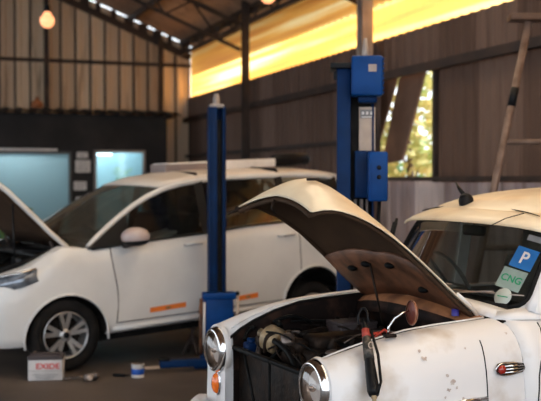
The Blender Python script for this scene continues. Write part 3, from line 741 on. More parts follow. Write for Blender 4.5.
def post_right():
    t_ = thing('lift_post', 'wider blue lift post carrying the motor, behind the open bonnet of the old white car', 'lift post', (.545, 6.45, 0), rz=-.05, group='two posts of the car lift')
    mb = MB(); mb.box((0, 0, .01), (.46, .42, .02), None, .003); mb.build('base_plate', M['blue'], t_)
    h = 2.33
    mb = MB()
    for c, d in (((-.075, -.10, h/2), (.085, .012, h)), ((-.112, 0, h/2), (.012, .2, h)), ((0, .10, h/2), (.235, .012, h)), ((.112, .02, h/2), (.012, .16, h))): mb.box(c, d, None, .003)
    mb.build('column', M['blue'], t_)
    mb = MB(); mb.box((.03, .02, 1.16), (.14, .09, 2.25), None, .004); mb.build('slide_channel', M['rubber'], t_)
    mb = MB(); mb.tube([(.0, -.05, .1), (.0, -.05, 1.5)], .010, 8); mb.tube([(.04, -.055, .1), (.04, -.055, 1.5)], .012, 8); mb.tube([(.075, -.05, .1), (.075, -.05, 1.5)], .008, 8); mb.build('hydraulic_pipe', M['steel_grey'], t_)
    mb = MB(); mb.box((-.03, -.02, h+.015), (.26, .26, .035), None, .004); mb.box((-.08, -.06, h-.04), (.12, .05, .05), None, .004); mb.build('top_bracket', M['black'], t_)
    # motor
    mb = MB(); mb.box((.068, -.13, 2.275), (.195, .16, .25), None, .014)
    for k in range(8): mb.box((.168, -.13, 2.17+k*.03), (.012, .13, .012), None, .002)
    mo = mb.build('motor_housing', M['blue2'], t_)
    mb = MB(); mb.box((.075, -.09, 2.135), (.12, .10, .05), None, .015); mb.build('motor_foot', M['blue'], mo)
    mb = MB(); mb.box((.10, -.214, 2.32), (.05, .006, .045)); mb.build('motor_plate', M['steel_grey'], mo)
    mb = MB(); mb.lathe([(.02, 0), (.024, .02), (.012, .12), (0, .12)], (.06, -.1, 2.40), UP, 12); mb.build('cable_gland', M['steel_grey'], mo)
    # notice plate on the slide
    mb = MB(); mb.box((.075, -.045, 1.95), (.105, .008, .28), None, .003); pl = mb.build('instruction_plate', M['label_beige'], t_)
    mb = MB(); mb.box((.075, -.052, 2.045), (.09, .004, .055)); tp = mb.build('plate_heading', M['print'], pl)
    mb = MB()
    for q in (-.027, 0, .027): mb.box((.075+q, -.055, 2.05), (.014, .003, .018))
    mb.box((.075, -.055, 2.025), (.07, .003, .006)); mb.build('pictogram', M['paper'], tp)
    mb = MB(); mb.box((.06, -.06, 1.66), (.13, .04, .30), None, .006); mb.build('cover_plate', M['blue'], t_)
    # control box
    mb = MB(); mb.box((.135, -.165, 1.645), (.12, .17, .31), None, .012); cb = mb.build('control_box', M['blue2'], t_)
    mb = MB(); mb.lathe([(0, .012), (.012, .012), (.014, 0)], (.14, -.25, 1.70), V((0, -1, 0)), 14); mb.lathe([(0, .012), (.012, .012), (.014, 0)], (.14, -.25, 1.64), V((0, -1, 0)), 14); mb.build('button', M['black'], cb)
    mb = MB(); mb.tube([(.15, -.12, 1.49), (.14, -.10, 1.2), (.10, -.06, .9)], .012, 8); mb.build('cable', M['black'], cb)
    mb = MB(); mb.box((0, -.14, .40), (.28, .10, .40), None, .012); mb.box((0, 0, .4), (.3, .24, .36), None, .01); mb.build('carriage', M['blue2'], t_)
    mb = MB(); mb.box((-.14, .20, .14), (.10, .40, .07), Matrix.Rotation(.35, 3, 'Z'), .006); mb.build('swing_arm', M['blue'], t_)
post_right()

# ================================================================== ladder / trestle
def dpt(x, y, d): return V(((x-270.5)/1000*d, d, z_of(y, d)))
lt = dpt(528, 22, 7.5); lb = V((dpt(447, 0, 7.5).x, 7.35, 0)); 
t_ = thing('trestle_ladder', 'worn pipe trestle ladder standing behind the old white car roof', 'ladder', (0, 0, 0))
t_.location = lb; o_ = -lb
r1 = lt+o_; b1 = V((0, 0, 0)); dx = V((.42, .04, 0)); bx_ = V((.60, .04, 0))
mb = MB(); mb.tube([b1, r1], .028, 12); mb.build('leg', M['pipe'], t_)
mb = MB(); mb.tube([b1+bx_+dx, r1+V((.24, 0, 0))], .028, 12); mb.build('leg', M['pipe'], t_)
for q in (0, 1):
    mb = MB(); mb.tube([V((1.0+q*.4, .8, 0)), r1+V((.20+q*.08, .05, 0))], .022, 10); mb.build('leg', M['pipe'], t_)
mb = MB(); f = .40
for f in (.12, .40, .68):
    z = r1.z*f; a = b1+(r1-b1)*f; b = (b1+bx_+dx)+((r1+V((.24, 0, 0)))-(b1+bx_+dx))*f; 
    mb = MB(); mb.tube([a, b], .022, 10); mb.build('rung', M['pipe'], t_)
mb = MB(); mb.box(r1+V((.06, 0, .03)), (.42, .16, .05), None, .008); mb.build('top_board', M['wood'], t_)
mb = MB(); q = .80; a = b1+(r1-b1)*q; d_ = (r1-b1).normalized(); mb.tube([a-d_*.07, a+d_*.07], .031, 12); mb.build('tape_wrap', M['black'], t_)

# ================================================================== AMBASSADOR style saloon
Bs = V((.905, .426, 0)).normalized(); Ls = V((Bs.y, -Bs.x, 0))
Ma = Matrix((Bs, -Ls, UP)).transposed()
car = thing('vintage_saloon', 'old rounded white saloon with bonnet raised and round headlights, in the foreground', 'car', (-.041, 4.69, 0), Ma)
ZC = [(0, .868), (.04, .885), (.1, .905), (.21, .925), (.38, .95), (.62, .972), (.84, .985), (1.1, 1.0), (2.0, 1.0), (2.7, .96), (3.0, .85), (3.15, .7)]
def morph(u): return lerp_tab([(0, 0), (.02, .18), (.05, .36), (.1, .55), (.18, .74), (.3, .9), (.45, 1)], u)
HLV, HLZ, HLR = .57, .755, .118
def fprof(u, far=False):
    m = morph(u); zc = lerp_tab(ZC, u) + (.022*m if far else 0)
    k = lerp_tab([(0, 1), (2.5, 1), (3.0, .93), (3.15, .8)], u)
    R_ = [(.455, .35), (.45, .50), (.447, .62)] + [(HLV+HLR*math.cos(math.radians(a)), HLZ+HLR*math.sin(math.radians(a))) for a in (195, 165, 140, 115, 90, 65, 40, 15, -12)] + [(.69, .60), (.705, .48), (.70, .35)]
    F_ = [(.50, .35), (.50, .60), (.50, .78), (.50, zc-.03), (.508, zc-.006), (.54, zc), (.58, zc+.004), (.62, zc), (.67, zc-.014), (.715, zc-.042), (.755, zc-.088), (.782, zc-.15), (.797, .70), (.80, .52), (.78, .33)]
    return [((a[0]*(1-m)+b[0]*m)*k, a[1]*(1-m)+b[1]*m) for a, b in zip(R_, F_)]
US = [0, .02, .05, .1, .18, .3, .45, .6, .705, .80, .90]
for sd in (1, -1):
    mb = MB(); rows = [[P(u, sd*v, w) for v, w in fprof(u, sd < 0)] for u in US]
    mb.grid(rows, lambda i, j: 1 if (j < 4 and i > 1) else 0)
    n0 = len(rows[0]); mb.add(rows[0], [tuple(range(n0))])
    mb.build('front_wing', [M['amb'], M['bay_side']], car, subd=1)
# chrome-less black gutter along the inner edge of each wing
for sd in (1, -1):
    mb = MB(); mb.tube([P(u, sd*(fprof(u, sd < 0)[4][0]-.004), fprof(u, sd < 0)[4][1]-.002) for u in (.02, .05, .1, .18, .3, .45, .6, .8, .88)], .007, 8)
    mb.build('bay_gutter', M['rubber'], car)
    mb = MB(); mb.tube([P(u, sd*(fprof(u, sd < 0)[5][0]-.012), fprof(u, sd < 0)[5][1]+.003) for u in (.05, .1, .18, .3, .45, .6, .8, .88)], .004, 8)
    mb.build('gutter_bead', M['amb'], car)
# rear body from the wing seam back
mb = MB(); BU = [.90, 1.0, 1.1, 1.3, 1.6, 2.0, 2.4, 2.7, 2.9, 3.05, 3.15]
rows = []
for u in BU:
    h = fprof(u); half = [(v, w) for v, w in h[5:]]
    zc = lerp_tab(ZC, u)
    L_ = [P(u, v, w) for v, w in reversed(half)]; 
    R_ = [P(u, -v, w) for v, w in half]
    rows.append(L_ + R_)
mb.grid(rows, 0, True, False)
mb.add(rows[-1], [tuple(range(len(rows[-1])))])
# split: keep open cabin by building only sides
sides = MB()
for sd in (1, -1):
    rr = [[P(u, sd*v, w) for v, w in [(v, w) for v, w in fprof(u)[5:]]] for u in BU]
    sides.grid(rr)
sides.add([P(3.15, v, w) for v, w in [(fprof(3.15)[k][0], fprof(3.15)[k][1]) for k in range(5, 15)]] + [P(3.15, -v, w) for v, w in [(fprof(3.15)[k][0], fprof(3.15)[k][1]) for k in range(14, 4, -1)]], [tuple(range(20))])
sides.grid([[P(u, v, lerp_tab(ZC, u)+.0+.03*(1-(v/.56)**2)) for v in (-.56, -.3, 0, .3, .56)] for u in (2.35, 2.6, 2.8, 3.0, 3.15)])
sides.build('body', M['amb'], car, solid=.004)
mb = MB(); mb.box(P(1.55, 0, .33), (3.1, 1.3, .05)); mb.build('floor_pan', M['rubber'], car)
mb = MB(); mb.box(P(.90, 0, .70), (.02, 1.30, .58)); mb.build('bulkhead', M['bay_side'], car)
# scuttle (cowl): dished red-brown panel in front of the windscreen
mb = MB(); rows = []
for u, z in ((.80, .90), (.815, .955), (.85, .98), (.885, .992), (.93, 1.01)):
    rows.append([P(u-.06*(1-(k/8)**2)*(1 if u < .9 else .6), .51*k/8, z+.045*(1-(k/8)**2)) for k in range(-8, 9)])
mb.grid(rows, lambda i, j: (2, 0, 0, 1)[i]); mb.build('scuttle', [M['bay'], M['amb'], M['bay_side']], car, solid=.006)
mb = MB(); rows = []
for u, z in ((.86, 1.0), (.91, 1.022), (.95, 1.03)):
    rows.append([P(u+.08*(k/8)**2-.03, .62*k/8, z+.03*(1-(k/8)**2)-.02*(abs(k)/8)**4) for k in range(-8, 9)])
mb.grid(rows); mb.build('scuttle_top', M['amb'], car, solid=.006)
# windscreen: gentle bow
def ws(v, f):   # f 0 bottom .. 1 top
    vb, vt = .615, .575
    hv = vb+(vt-vb)*f; return P(.93+.20*f+.12*(abs(v))**2.2, hv*v, 1.045-.018*abs(v)**3+(.37)*f-.02*abs(v)**3*f)
mb = MB(); mb.grid([[ws(k/10, f/8) for k in range(-10, 11)] for f in range(9)]); scr = mb.build('windscreen', M['glass'], car)
def rounded(nc=5, r=.13, inset=0.):
    pts = []; a0 = 1-inset
    # param rectangle in (v,f) with rounded corners
    for cx_, cy_, st in ((a0-r, inset*1.5+r*1.5, -90), (a0-r, 1-inset*1.5-r*1.5, 0), (-a0+r, 1-inset*1.5-r*1.5, 90), (-a0+r, inset*1.5+r*1.5, 180)):
        for k in range(nc+1):
            a = math.radians(st+90*k/nc); pts.append((cx_+r*math.cos(a), cy_+r*1.5*math.sin(a)))
    out = []
    for (a, b), (c, d) in zip(pts, pts[1:]+pts[:1]):
        for q in range(4): out.append((a+(c-a)*q/4, b+(d-b)*q/4))
    return out
rp = rounded(); 
mb = MB(); loop = [ws(a, b)+V((-.004, 0, .0)) for a, b in rp]; mb.tube(loop+[loop[0]], .013, 8); mb.build('windscreen_seal', M['rubber'], scr)
# white surround between seal and body (pillars)
mb = MB()
outer = []
for a, b in rp:
    ang = (a, (b-.5)*2); m_ = max(abs(ang[0]), abs(ang[1])); outer.append((ang[0]/m_*1.10, ang[1]/m_*.5*1.06+.5))
rows = [[ws(a, b) for a, b in rp+rp[:1]], [ws(a, b)+V((.015, 0, 0)) for a, b in outer+outer[:1]]]
mb.grid(rows); mb.build('windscreen_surround', M['amb'], car, solid=.012)
# A pillars and door shut
for sd in (1, -1):
    mb = MB()
    rows = []
    for f in (0, .15, .3, .5, .7, .85, 1):
        c = ws(sd*1.0, f); y = -sd
        rows.append([c+V((-.008, 0, .0)), c+V((.0, y*.028, -.004)), c+V((.04, y*.055*(1-.25*f), -.008)), c+V((.09, y*.065*(1-.3*f), -.01)), c+V((.095, y*.01, -.01)), c+V((.04, -y*.01, 0))])
    mb.grid(rows, 0, True, True, True); mb.build('screen_pillar', M['amb'], car)
    mb = MB(); mb.grid([[P(.93, sd*.56, 1.015), P(1.0, sd*.60, 1.03), P(1.1, sd*.63, 1.035), P(1.3, sd*.64, 1.03)], [P(.88, sd*.60, .985), P(.98, sd*.66, .992), P(1.1, sd*.69, .99), P(1.3, sd*.70, .99)]]); mb.build('shoulder_panel', M['amb'], car, solid=.01)
# side glass frames and pillars
for sd in (1, -1):
    mb = MB(); mb.grid([[P(u, sd*.69, 1.0) for u in (1.18, 1.6, 2.0, 2.3)], [P(u, sd*.60, 1.40) for u in (1.3, 1.6, 2.0, 2.25)]]); mb.build('door_glass', M['glass'], car)
    for u in (1.62, 2.28):
        mb = MB(); beam(mb, P(u, sd*.695, 1.0), P(u, sd*.60, 1.42), .07, .03); mb.build('door_pillar', M['amb'], car)
    mb = MB(); mb.grid([[P(2.28, sd*.695, .99), P(2.6, sd*.68, .97), P(2.75, sd*.6, .96)], [P(2.26, sd*.61, 1.42), P(2.42, sd*.56, 1.36), P(2.62, sd*.5, 1.1)]]); mb.build('rear_quarter', M['amb'], car, solid=.02)
mb = MB(); mb.grid([[P(2.72, v, .98) for v in (-.58, 0, .58)], [P(2.44, v, 1.38) for v in (-.52, 0, .52)]]); mb.build('rear_window', M['glass'], car)
# roof
mb = MB(); rows = []
RU = [(1.13, 1.425, .55), (1.20, 1.448, .58), (1.3, 1.472, .60), (1.45, 1.50, .61), (1.66, 1.523, .62), (1.9, 1.535, .62), (2.15, 1.51, .61), (2.35, 1.45, .58), (2.46, 1.39, .54)]
for u, z, hv in RU:
    row = []
    for k in range(-10, 11):
        f = k/10; c = .05 if u > 1.25 else (.012 if u < 1.15 else .03)
        zz = z+c*(1-f*f) - .085*abs(f)**5*(1 if u > 1.15 else .3); row.append(P(u+.12*(abs(f)**2.2 if u < 1.16 else (.7*abs(f)**2.2 if u < 1.25 else 0)), hv*f, zz))
    rows.append(row)
mb.grid(rows); mb.build('roof', M['amb_top'], car, solid=.012, subd=1)
# rain gutter
for sd in (1, -1):
    mb = MB(); mb.tube([P(1.26, sd*.545, 1.40)] + [P(u, sd*(hv+.008), z-.082) for u, z, hv in RU[2:]], .009, 8); mb.build('rain_gutter', M['amb_top'], car)
# external sun visor lip over the windscreen
mb = MB(); rows = []
for du, dz in ((-.045, -.012), (-.04, .0), (.0, .018), (.06, .038), (.10, .052)):
    rows.append([P(1.10+du+.12*abs(k/10)**2.2, .595*k/10*(1-.3*max(du, 0)), 1.402+dz+.022*(1-(k/10)**2)-.016*abs(k/10)**6) for k in range(-10, 11)])
mb.grid(rows); vz = mb.build('sun_visor', M['amb_top'], car, solid=.008)
seam([P(1.045, .36, 1.402), P(1.12, .38, 1.437), P(1.20, .42, 1.462)], .0025, vz, 'visor_seam')
seam([P(1.23, k*.055, 1.483-.00*abs(k)-.045*abs(k/10)**3) for k in range(-9, 10)], .003, vz, 'visor_seam')
# interior
mb = MB(); mb.box(P(1.10, 0, .98), (.26, 1.14, .10), None, .03); mb.build('dashboard', M['interior'], car)
sw = P(1.28, -.33, 1.06); axs = V((.85, 0, .45)).normalized()
mb = MB(); ux = axs.orthogonal().normalized(); uy = axs.cross(ux)
mb.tube([sw+(ux*math.cos(2*PI*k/32)+uy*math.sin(2*PI*k/32))*.19 for k in range(33)], .011, 8)
for a in (.3, 2.4, 4.5): mb.tube([sw, sw+(ux*math.cos(a)+uy*math.sin(a))*.19], .008, 6)
mb.tube([sw-axs*.25, sw], .022, 8); mb.build('steering_wheel', M['print'], car)
car_seat(car, P(1.62, -.30, .52), M['seat_pale'], .95); car_seat(car, P(1.62, .30, .52), M['seat'], .95)
mb = MB(); mb.box(P(2.25, 0, .85), (.18, 1.1, .55), Matrix.Rotation(.2, 3, 'Y'), .05); mb.build('seat', M['seat'], car)
mb = MB(); mb.grid([[P(u, hv*.9*k/4, z-.03-.05*abs(k/4)**4) for k in range(-4, 5)] for u, z, hv in RU[1:]]); mb.build('headlining', M['interior'], car, solid=.006)
mb = MB(); mb.box(P(1.22, 0, 1.36), (.03, .18, .055), None, .012); mb.build('interior_mirror', M['black'], car)
# wipers and far-side outside mirror frame
for v0, v1 in ((-.42, .02), (.05, .42)):
    mb = MB(); p0 = ws(v0/.58, .02)+V((-.02, 0, .0)); p1 = ws(v1/.58, .16)+V((-.02, 0, .0)); mb.tube([p0, p1], .004, 6); mb.tube([ws(v0/.58+.2, .10)+V((-.018, 0, 0)), ws(v1/.58+.25, .17)+V((-.018, 0, 0))], .004, 6); mb.build('wiper', M['steel_grey'], car)
# fender mirror on the near side? (round, seen above the near wing)
fp = fprof(.33)
mb = MB(); bz = lerp_tab(ZC, .33)
mb.box(P(.33, .60, bz+.010), (.055, .03, .016), None, .005); wm = mb.build('wing_mirror', M['iron'], car)
mb = MB(); mb.tube([P(.32, .60, bz+.01), P(.325, .60, bz+.05), P(.35, .605, bz+.085), P(.385, .61, bz+.105), P(.42, .61, bz+.112)], .0055, 8); mb.build('mirror_stalk', M['chrome'], wm)
mc = P(.435, .61, bz+.105); md_ = V((.35, -.8, -.05)).normalized(); md_ = V((-.97, .16, .02)).normalized()
mb = MB(); mb.lathe([(0, .004), (.045, .004), (.052, .0)], mc, md_, 28); mb.build('mirror_glass', M['mirror_red'], wm)
mb = MB(); mb.lathe([(.050, .006), (.055, .005), (.056, -.002), (.04, -.014), (0, -.018)], mc, md_, 28); mb.build('mirror_rim', mat('mirror_back_copper', (.30, .13, .08), .3, .5), wm)
# headlights
for sd in (1, -1):
    c = P(0.0, .552, .750) if sd > 0 else P(.0, -.548, .742)
    ax = V((-1, 0, 0))
    mb = MB(); mb.lathe([(.118, -.02), (.121, .0), (.117, .016), (.110, .030), (.102, .036), (.096, .034), (.093, .024)], c, ax, 48); hr = mb.build('headlight_ring', M['chrome'], car)
    mb = MB(); mb.lathe([(.094, .026), (.08, .01), (.05, -.02), (.02, -.03), (0, -.03)], c, ax, 36); mb.build('reflector_bowl', M['reflector'], hr)
    mb = MB(); mb.lathe([(.096, .028), (.088, .041), (.07, .052), (.04, .060), (0, .063)], c, ax, 36); mb.build('lens', M['lamp_glass'], hr)
    mb = MB(); mb.sphere(c+V((-.02, 0, 0)), .018, 12); mb.build('lamp_bulb', M['reflector'], hr)
    mb = MB(); mb.lathe([(.122, -.03), (.128, -.012), (.122, .004)], c, ax, 40); mb.build('ring_seat', M['amb'], hr)
    # indicator below
    c2 = P(-.005, sd*.535, .57)
    mb = MB(); n = 24
    rows = []
    for r_, d_ in ((1, 0), (.97, .012), (.8, .024), (.5, .031), (.05, .034)):
        rows.append([c2+V((-d_, r_*.028*math.cos(2*PI*k/n), r_*.055*math.sin(2*PI*k/n))) for k in range(n)])
    mb.grid(rows, 0, True, True); ind = mb.build('indicator_lamp', M['amber'], car)
    mb = MB(); mb.grid([[c2+V((-d_, r_*.034*math.cos(2*PI*k/n), (r_*.062)*math.sin(2*PI*k/n))) for k in range(n)] for r_, d_ in ((1, -.004), (1, .005), (.86, .008), (.84, .0))], 0, True, True); mb.build('lamp_bezel', M['chrome'], ind)
# bumper
mb = MB(); mb.tube([P(.10, -.80, .42), P(-.02, -.74, .43), P(-.09, -.62, .44), P(-.12, -.3, .44), P(-.13, 0, .44), P(-.12, .3, .44), P(-.09, .62, .44), P(-.02, .74, .43), P(.10, .80, .42)], [.03]+[.045]*7+[.03], 12); mb.build('bumper', M['amb'], car)
# radiator panel and cross members in the nose
mb = MB(); mb.box(P(.10, 0, .55), (.03, .94, .40), None, .005)
mb.build('radiator', M['iron'], car)
mb = MB()
mb.box(P(.05, 0, .765), (.03, .90, .02), None, .004); mb.box(P(.04, 0, .40), (.04, .90, .04), None, .005)
for a, b in (((.04, -.30, .77), (.04, -.12, .42)), ((.04, .38, .77), (.04, .20, .42)), ((.04, .0, .78), (.04, .0, .42))): mb.tube([P(*a), P(*b)], .007, 8)
mb.build('grille_support', M['hose'], car)
# engine and ancillaries
eng = MB(); eng.box(P(.48, 0, .62), (.56, .30, .40), None, .03); eng.box(P(.48, 0, .84), (.46, .17, .07), None, .025)
for k in range(4): eng.lathe([(.022, 0), (.022, .03), (.012, .04), (.012, .06), (0, .06)], P(.32+k*.11, .10, .82), V((0, -.4, 1)), 12)
eng.box(P(.22, 0, .60), (.08, .22, .26), None, .02); eng.lathe([(.0, 0), (.09, 0), (.10, .01), (.09, .03), (.0, .03)], P(.20, 0, .70), V((-1, 0, 0)), 24)
for k in range(6):
    a = k*PI/3; eng.box(P(.155, .10*math.cos(a), .66+.10*math.sin(a)), (.008, .05, .12), Matrix.Rotation(a, 3, 'X'), 0)
eg = eng.build('engine_block', M['iron'], car)
mb = MB(); mb.lathe([(0, -.05), (.055, -.05), (.066, -.035), (.066, .035), (.05, .05), (.02, .055), (.02, .09), (0, .09)], P(.15, -.19, .835), V((-.4, .75, .3)), 28); mb.build('air_cleaner', M['brass'], eg)
mb = MB(); mb.lathe([(0, -.06), (.04, -.06), (.045, -.03), (.045, .03), (.03, .05), (0, .06)], P(.20, -.05, .82), V((-.3, .9, .1)), 24); mb.build('dynamo', M['iron'], eg)
mb = MB(); mb.box(P(.11, -.37, .765), (.07, .06, .07), None, .012); mb.lathe([(.02, 0), (.02, .02), (0, .02)], P(.11, -.37, .80), UP, 12); mb.build('washer_bottle', M['blue'], car)
mb = MB(); mb.box(P(.68, -.34, .78), (.22, .17, .17), None, .008); mb.box(P(.68, -.34, .87), (.22, .175, .02), None, .004); mb.build('battery', M['battery_top'], car)
mb = MB(); mb.lathe([(.05, 0), (.05, .09), (.03, .11), (0, .11)], P(.72, .38, .80), UP, 16); mb.build('brake_reservoir', M['iron'], car)
mb = MB(); mb.lathe([(.018, 0), (.018, .03), (0, .032)], P(.80, .42, .99), UP, 14); mb.build('reservoir_cap', M['purple'], car)
rnd = random.Random(3)
for i in range(64):
    side = i % 3 == 0
    v1 = rnd.choice((-.45, -.43)) if side else rnd.uniform(-.44, .44)
    a = V((rnd.uniform(.10, .82), v1, rnd.uniform(.72, .88))); b = V((a.x+rnd.uniform(-.35, .35), (v1+rnd.uniform(0, .06)) if side else v1+rnd.uniform(-.3, .3), rnd.uniform(.70, .88)))
    b.x = min(max(b.x, .10), .82); b.y = min(max(b.y, -.45), .45)
    m1 = (a+b)/2+V((rnd.uniform(-.06, .06), rnd.uniform(-.05, .05), rnd.uniform(.02, .09))); pts = []
    for k in range(9):
        f = k/8; pts.append(P(*(a*(1-f)**2+m1*2*f*(1-f)+b*f*f)))
    mb = MB(); mb.tube(pts, rnd.choice((.004, .005, .007, .011, .015)), 8); mb.build('engine_hose', M[('hose', 'iron', 'hose', 'bay_side', 'hose', 'iron', 'hose', 'iron', 'tool')[i % 9]], car)
for i in range(14):
    c_ = P(rnd.uniform(.12, .8), rnd.uniform(-.42, .42), rnd.uniform(.74, .84)); mb = MB()
    if i % 2: mb.box(c_, (rnd.uniform(.04, .08), rnd.uniform(.04, .09), rnd.uniform(.04, .07)), Matrix.Rotation(rnd.uniform(0, 3), 3, 'Z'), .008)
    else: mb.lathe([(0, 0), (.03, 0), (.034, .01), (.034, .05), (.02, .06), (0, .065)], c_, V((rnd.uniform(-.5, .5), rnd.uniform(-.5, .5), 1)), 18)
    mb.build('engine_fitting', M[('iron', 'hose', 'tool', 'iron')[i % 4]], car)
for pts in ([(.35, .44, .90), (.32, .50, .935), (.36, .505, .965), (.42, .47, .93), (.48, .42, .88)], [(.27, .46, .90), (.29, .5, .945), (.34, .49, .95), (.40, .44, .91), (.44, .38, .86)]):
    mb = MB(); mb.tube([P(*p) for p in pts], .006, 8); mb.build('red_cable', M['redwire'], car)
# raised bonnet
BE = [(.88, .995), (.80, 1.055), (.71, 1.13), (.60, 1.225), (.44, 1.355), (.30, 1.44), (.16, 1.49), (.08, 1.495), (.03, 1.478)]
BC = [(.84, 1.065), (.76, 1.15), (.68, 1.235), (.58, 1.355), (.46, 1.485), (.34, 1.575), (.235, 1.648), (.13, 1.60), (.075, 1.545)]
BWD = [.50, .50, .50, .495, .49, .485, .475, .46, .44]
def bonnet_rows(off=0., sh=1., i0=0, i1=9, nv=12, inset=0.):
    rows = []
    for i in range(i0, i1):
        e = BE[i]; c = BC[i]; hw = BWD[i]*sh; row = []
        for k in range(-nv, nv+1):
            f = k/nv; a = (1-abs(f*sh)**2.0); a = a*.8+.2*(1-abs(f*sh))**1.2
            u = e[0]+(c[0]-e[0])*a; z = e[1]+(c[1]-e[1])*a
            row.append(P(u, hw*f*(1-.022*max(0, i-2) if f < 0 else 1), z))
        rows.append(row)
    if off:
        out = []
        for i, r in enumerate(rows):
            o_ = []
            for k in range(len(r)):
                du = rows[min(i+1, len(rows)-1)][k]-rows[max(i-1, 0)][k]; dv = r[min(k+1, len(r)-1)]-r[max(k-1, 0)]
                n_ = du.cross(dv).normalized()
                if n_.z > 0: n_ = -n_
                o_.append(r[k]+n_*off)
            out.append(o_)
        rows = out
    return rows
mb = MB(); mb.grid(bonnet_rows()); bn = mb.build('bonnet', M['amb_top'], car, solid=.010, subd=1)
mb = MB(); mb.grid(bonnet_rows(.016, .975)); mb.build('bonnet_lining', M['bon_in'], bn, solid=.004, subd=1)
# braced inner frame near the hinge, and rim ribs
br = bonnet_rows(.026, .95, 0, 9)[:5]; br = br[:4]; br[3] = [a*(.4+.6*abs(k-12)/12)+b*(.6-.6*abs(k-12)/12) for k, (a, b) in enumerate(zip(br[3], br[2]))]
mb = MB(); mb.grid(br); mb.build('bonnet_brace', M['bon_brace'], bn, solid=.014)
mb = MB()
for sd in (-1, 1):
    rows = bonnet_rows(.022, .955); idx = 0 if sd < 0 else -1
    mb.tube([r[idx] for r in rows], .011, 8)
rows = bonnet_rows(.022, .95); mb.tube(rows[-1], .012, 8); mb.build('bonnet_rim', M['bon_in'], bn)
for v, ii in ((-.30, 2), (-.17, 2), (.06, 2), (.22, 1)):
    k = int(round((v/.475+1)*12)); p = bonnet_rows(.036, .95)[ii][k]
    mb = MB(); mb.sphere(p+V((.0, 0, -.002)), .034, 12, 0, (.7, 1.1, .5)); mb.build('brace_hole', M['hose'], bn)
mb = MB(); mb.tube([P(.075, -.02, 1.53), P(.06, -.02, 1.49), P(.08, -.02, 1.46)], .006, 8); mb.build('bonnet_catch', M['iron'], bn)
mb = MB(); c = P(.05, -.375, 1.472); mb.box(c, (.05, .03, .022), Matrix.Rotation(.4, 3, 'Y'), .006); mb.tube([c, c+V((-.045, .012, -.012)), c+V((-.06, .015, -.022))], .008, 8); mb.build('bonnet_corner_latch', M['iron'], bn)
mb = MB(); mb.box(P(.20, .13, 1.625), (.055, .012, .012), Matrix.Rotation(-.3, 3, 'Z')); mb.build('bonnet_badge_mount', M['iron'], bn)
for sd in (1, -1):
    mb = MB(); mb.tube([P(.885, sd*.485, .985), P(.83, sd*.488, 1.045), P(.76, sd*.488, 1.10)], .010, 8); mb.build('bonnet_hinge', M['amb'] if sd > 0 else M['chrome'], bn)
mb = MB(); mb.tube([P(.74, -.12, .88), P(.71, -.12, 1.00), P(.66, -.12, 1.20)], .006, 8); mb.build('prop_rod', M['iron'], bn)
# wing seams, side lamp, chrome strip
def wv(u, z):
    pr = fprof(u)[7:]
    for (a, za), (b, zb_) in zip(pr, pr[1:]):
        if zb_ <= z <= za: return a+(b-a)*(za-z)/max(za-zb_, 1e-6)
    return pr[-1][0]
def sp(u, z, off=0.): return P(u, wv(u, z)+off, z)
seam([sp(.70+.12*max(0, z-.84), z) for z in (.925, .9, .86, .8, .74, .68, .6, .5, .4, .34)], .0028, car, 'panel_gap')
seam([sp(.985+(.4 if z > .79 else .1)*(z-.79), z, .002) for z in (.975, .95, .92, .88, .82, .76, .7, .62, .5, .4, .34)], .004, car, 'panel_gap')
mb = MB(); mb.tube([sp(.50, .680, .004), sp(.58, .688, .008), sp(.69, .688, .008)], [.004, .010, .010], 8); mb.build('side_moulding', M['chrome'], car)
mb = MB()
c = sp(.79, .805, .004)
mb.grid([[c+V((du*(1 if abs(du) < .07 else 1), -d_, dz)) for du, dz in ((-.045*q, 0), (-.035*q, .024*q), (0, .030*q), (.05*q, .027*q), (.105*q, .017*q), (.11*q, 0), (.10*q, -.020*q), (.05*q, -.026*q), (0, -.028*q), (-.035*q, -.022*q))] for q, d_ in ((1.0, 0.), (.96, .010), (.7, .014), (.05, .015))], 0, True, True)
sl = mb.build('side_lamp', M['iron'], car)
mb = MB()
for dz in (.014, 0, -.014): mb.tube([c+V((-.01, -.014, dz)), c+V((.05, -.019, dz*.95)), c+V((.102, -.012, dz*.6))], [.0045, .0050, .003], 8)
mb.tube([c+V((.10*math.cos(a)*(.5 if math.cos(a) < 0 else 1.05), -.010, .027*math.sin(a))) for a in [2*PI*k/24 for k in range(25)]], .0032, 6)
mb.build('lamp_flutes', M['chrome'], sl)
mb = MB(); mb.lathe([(.021, .004), (.020, .016), (.012, .024), (0, .026)], c+V((-.018, 0, 0)), V((0, -1, 0)), 20); mb.build('lamp_lens', M['redlens'], sl)
# chips of bare primer and rust on the near wing (paint damage with its own shape)
rnd = random.Random(11); chip_m = mat('bare_primer', (.56, .50, .46), .6, 0, (.44, .36, .32), 60)
chips = [(.40, .90, .009), (.41, .87, .014), (.50, .80, .011), (.52, .77, .016), (.50, .74, .011), (.54, .745, .009), (.57, .70, .009), (.48, .71, .008), (.62, .90, .006), (.86, .945, .006)]
for u, z, r_ in chips:
    ring_ = []; mbd = MB()
    for k in range(12):
        a = 2*PI*k/12; q = r_*rnd.uniform(.4, 1.2); ring_.append(sp(u+q*math.cos(a), z+q*math.sin(a)*.8, .0025))
    mbd.add([sp(u, z, .003)]+ring_, [(0, 1+k, 1+(k+1) % 12) for k in range(12)])
    mbd.build('paint_chip', chip_m, car)
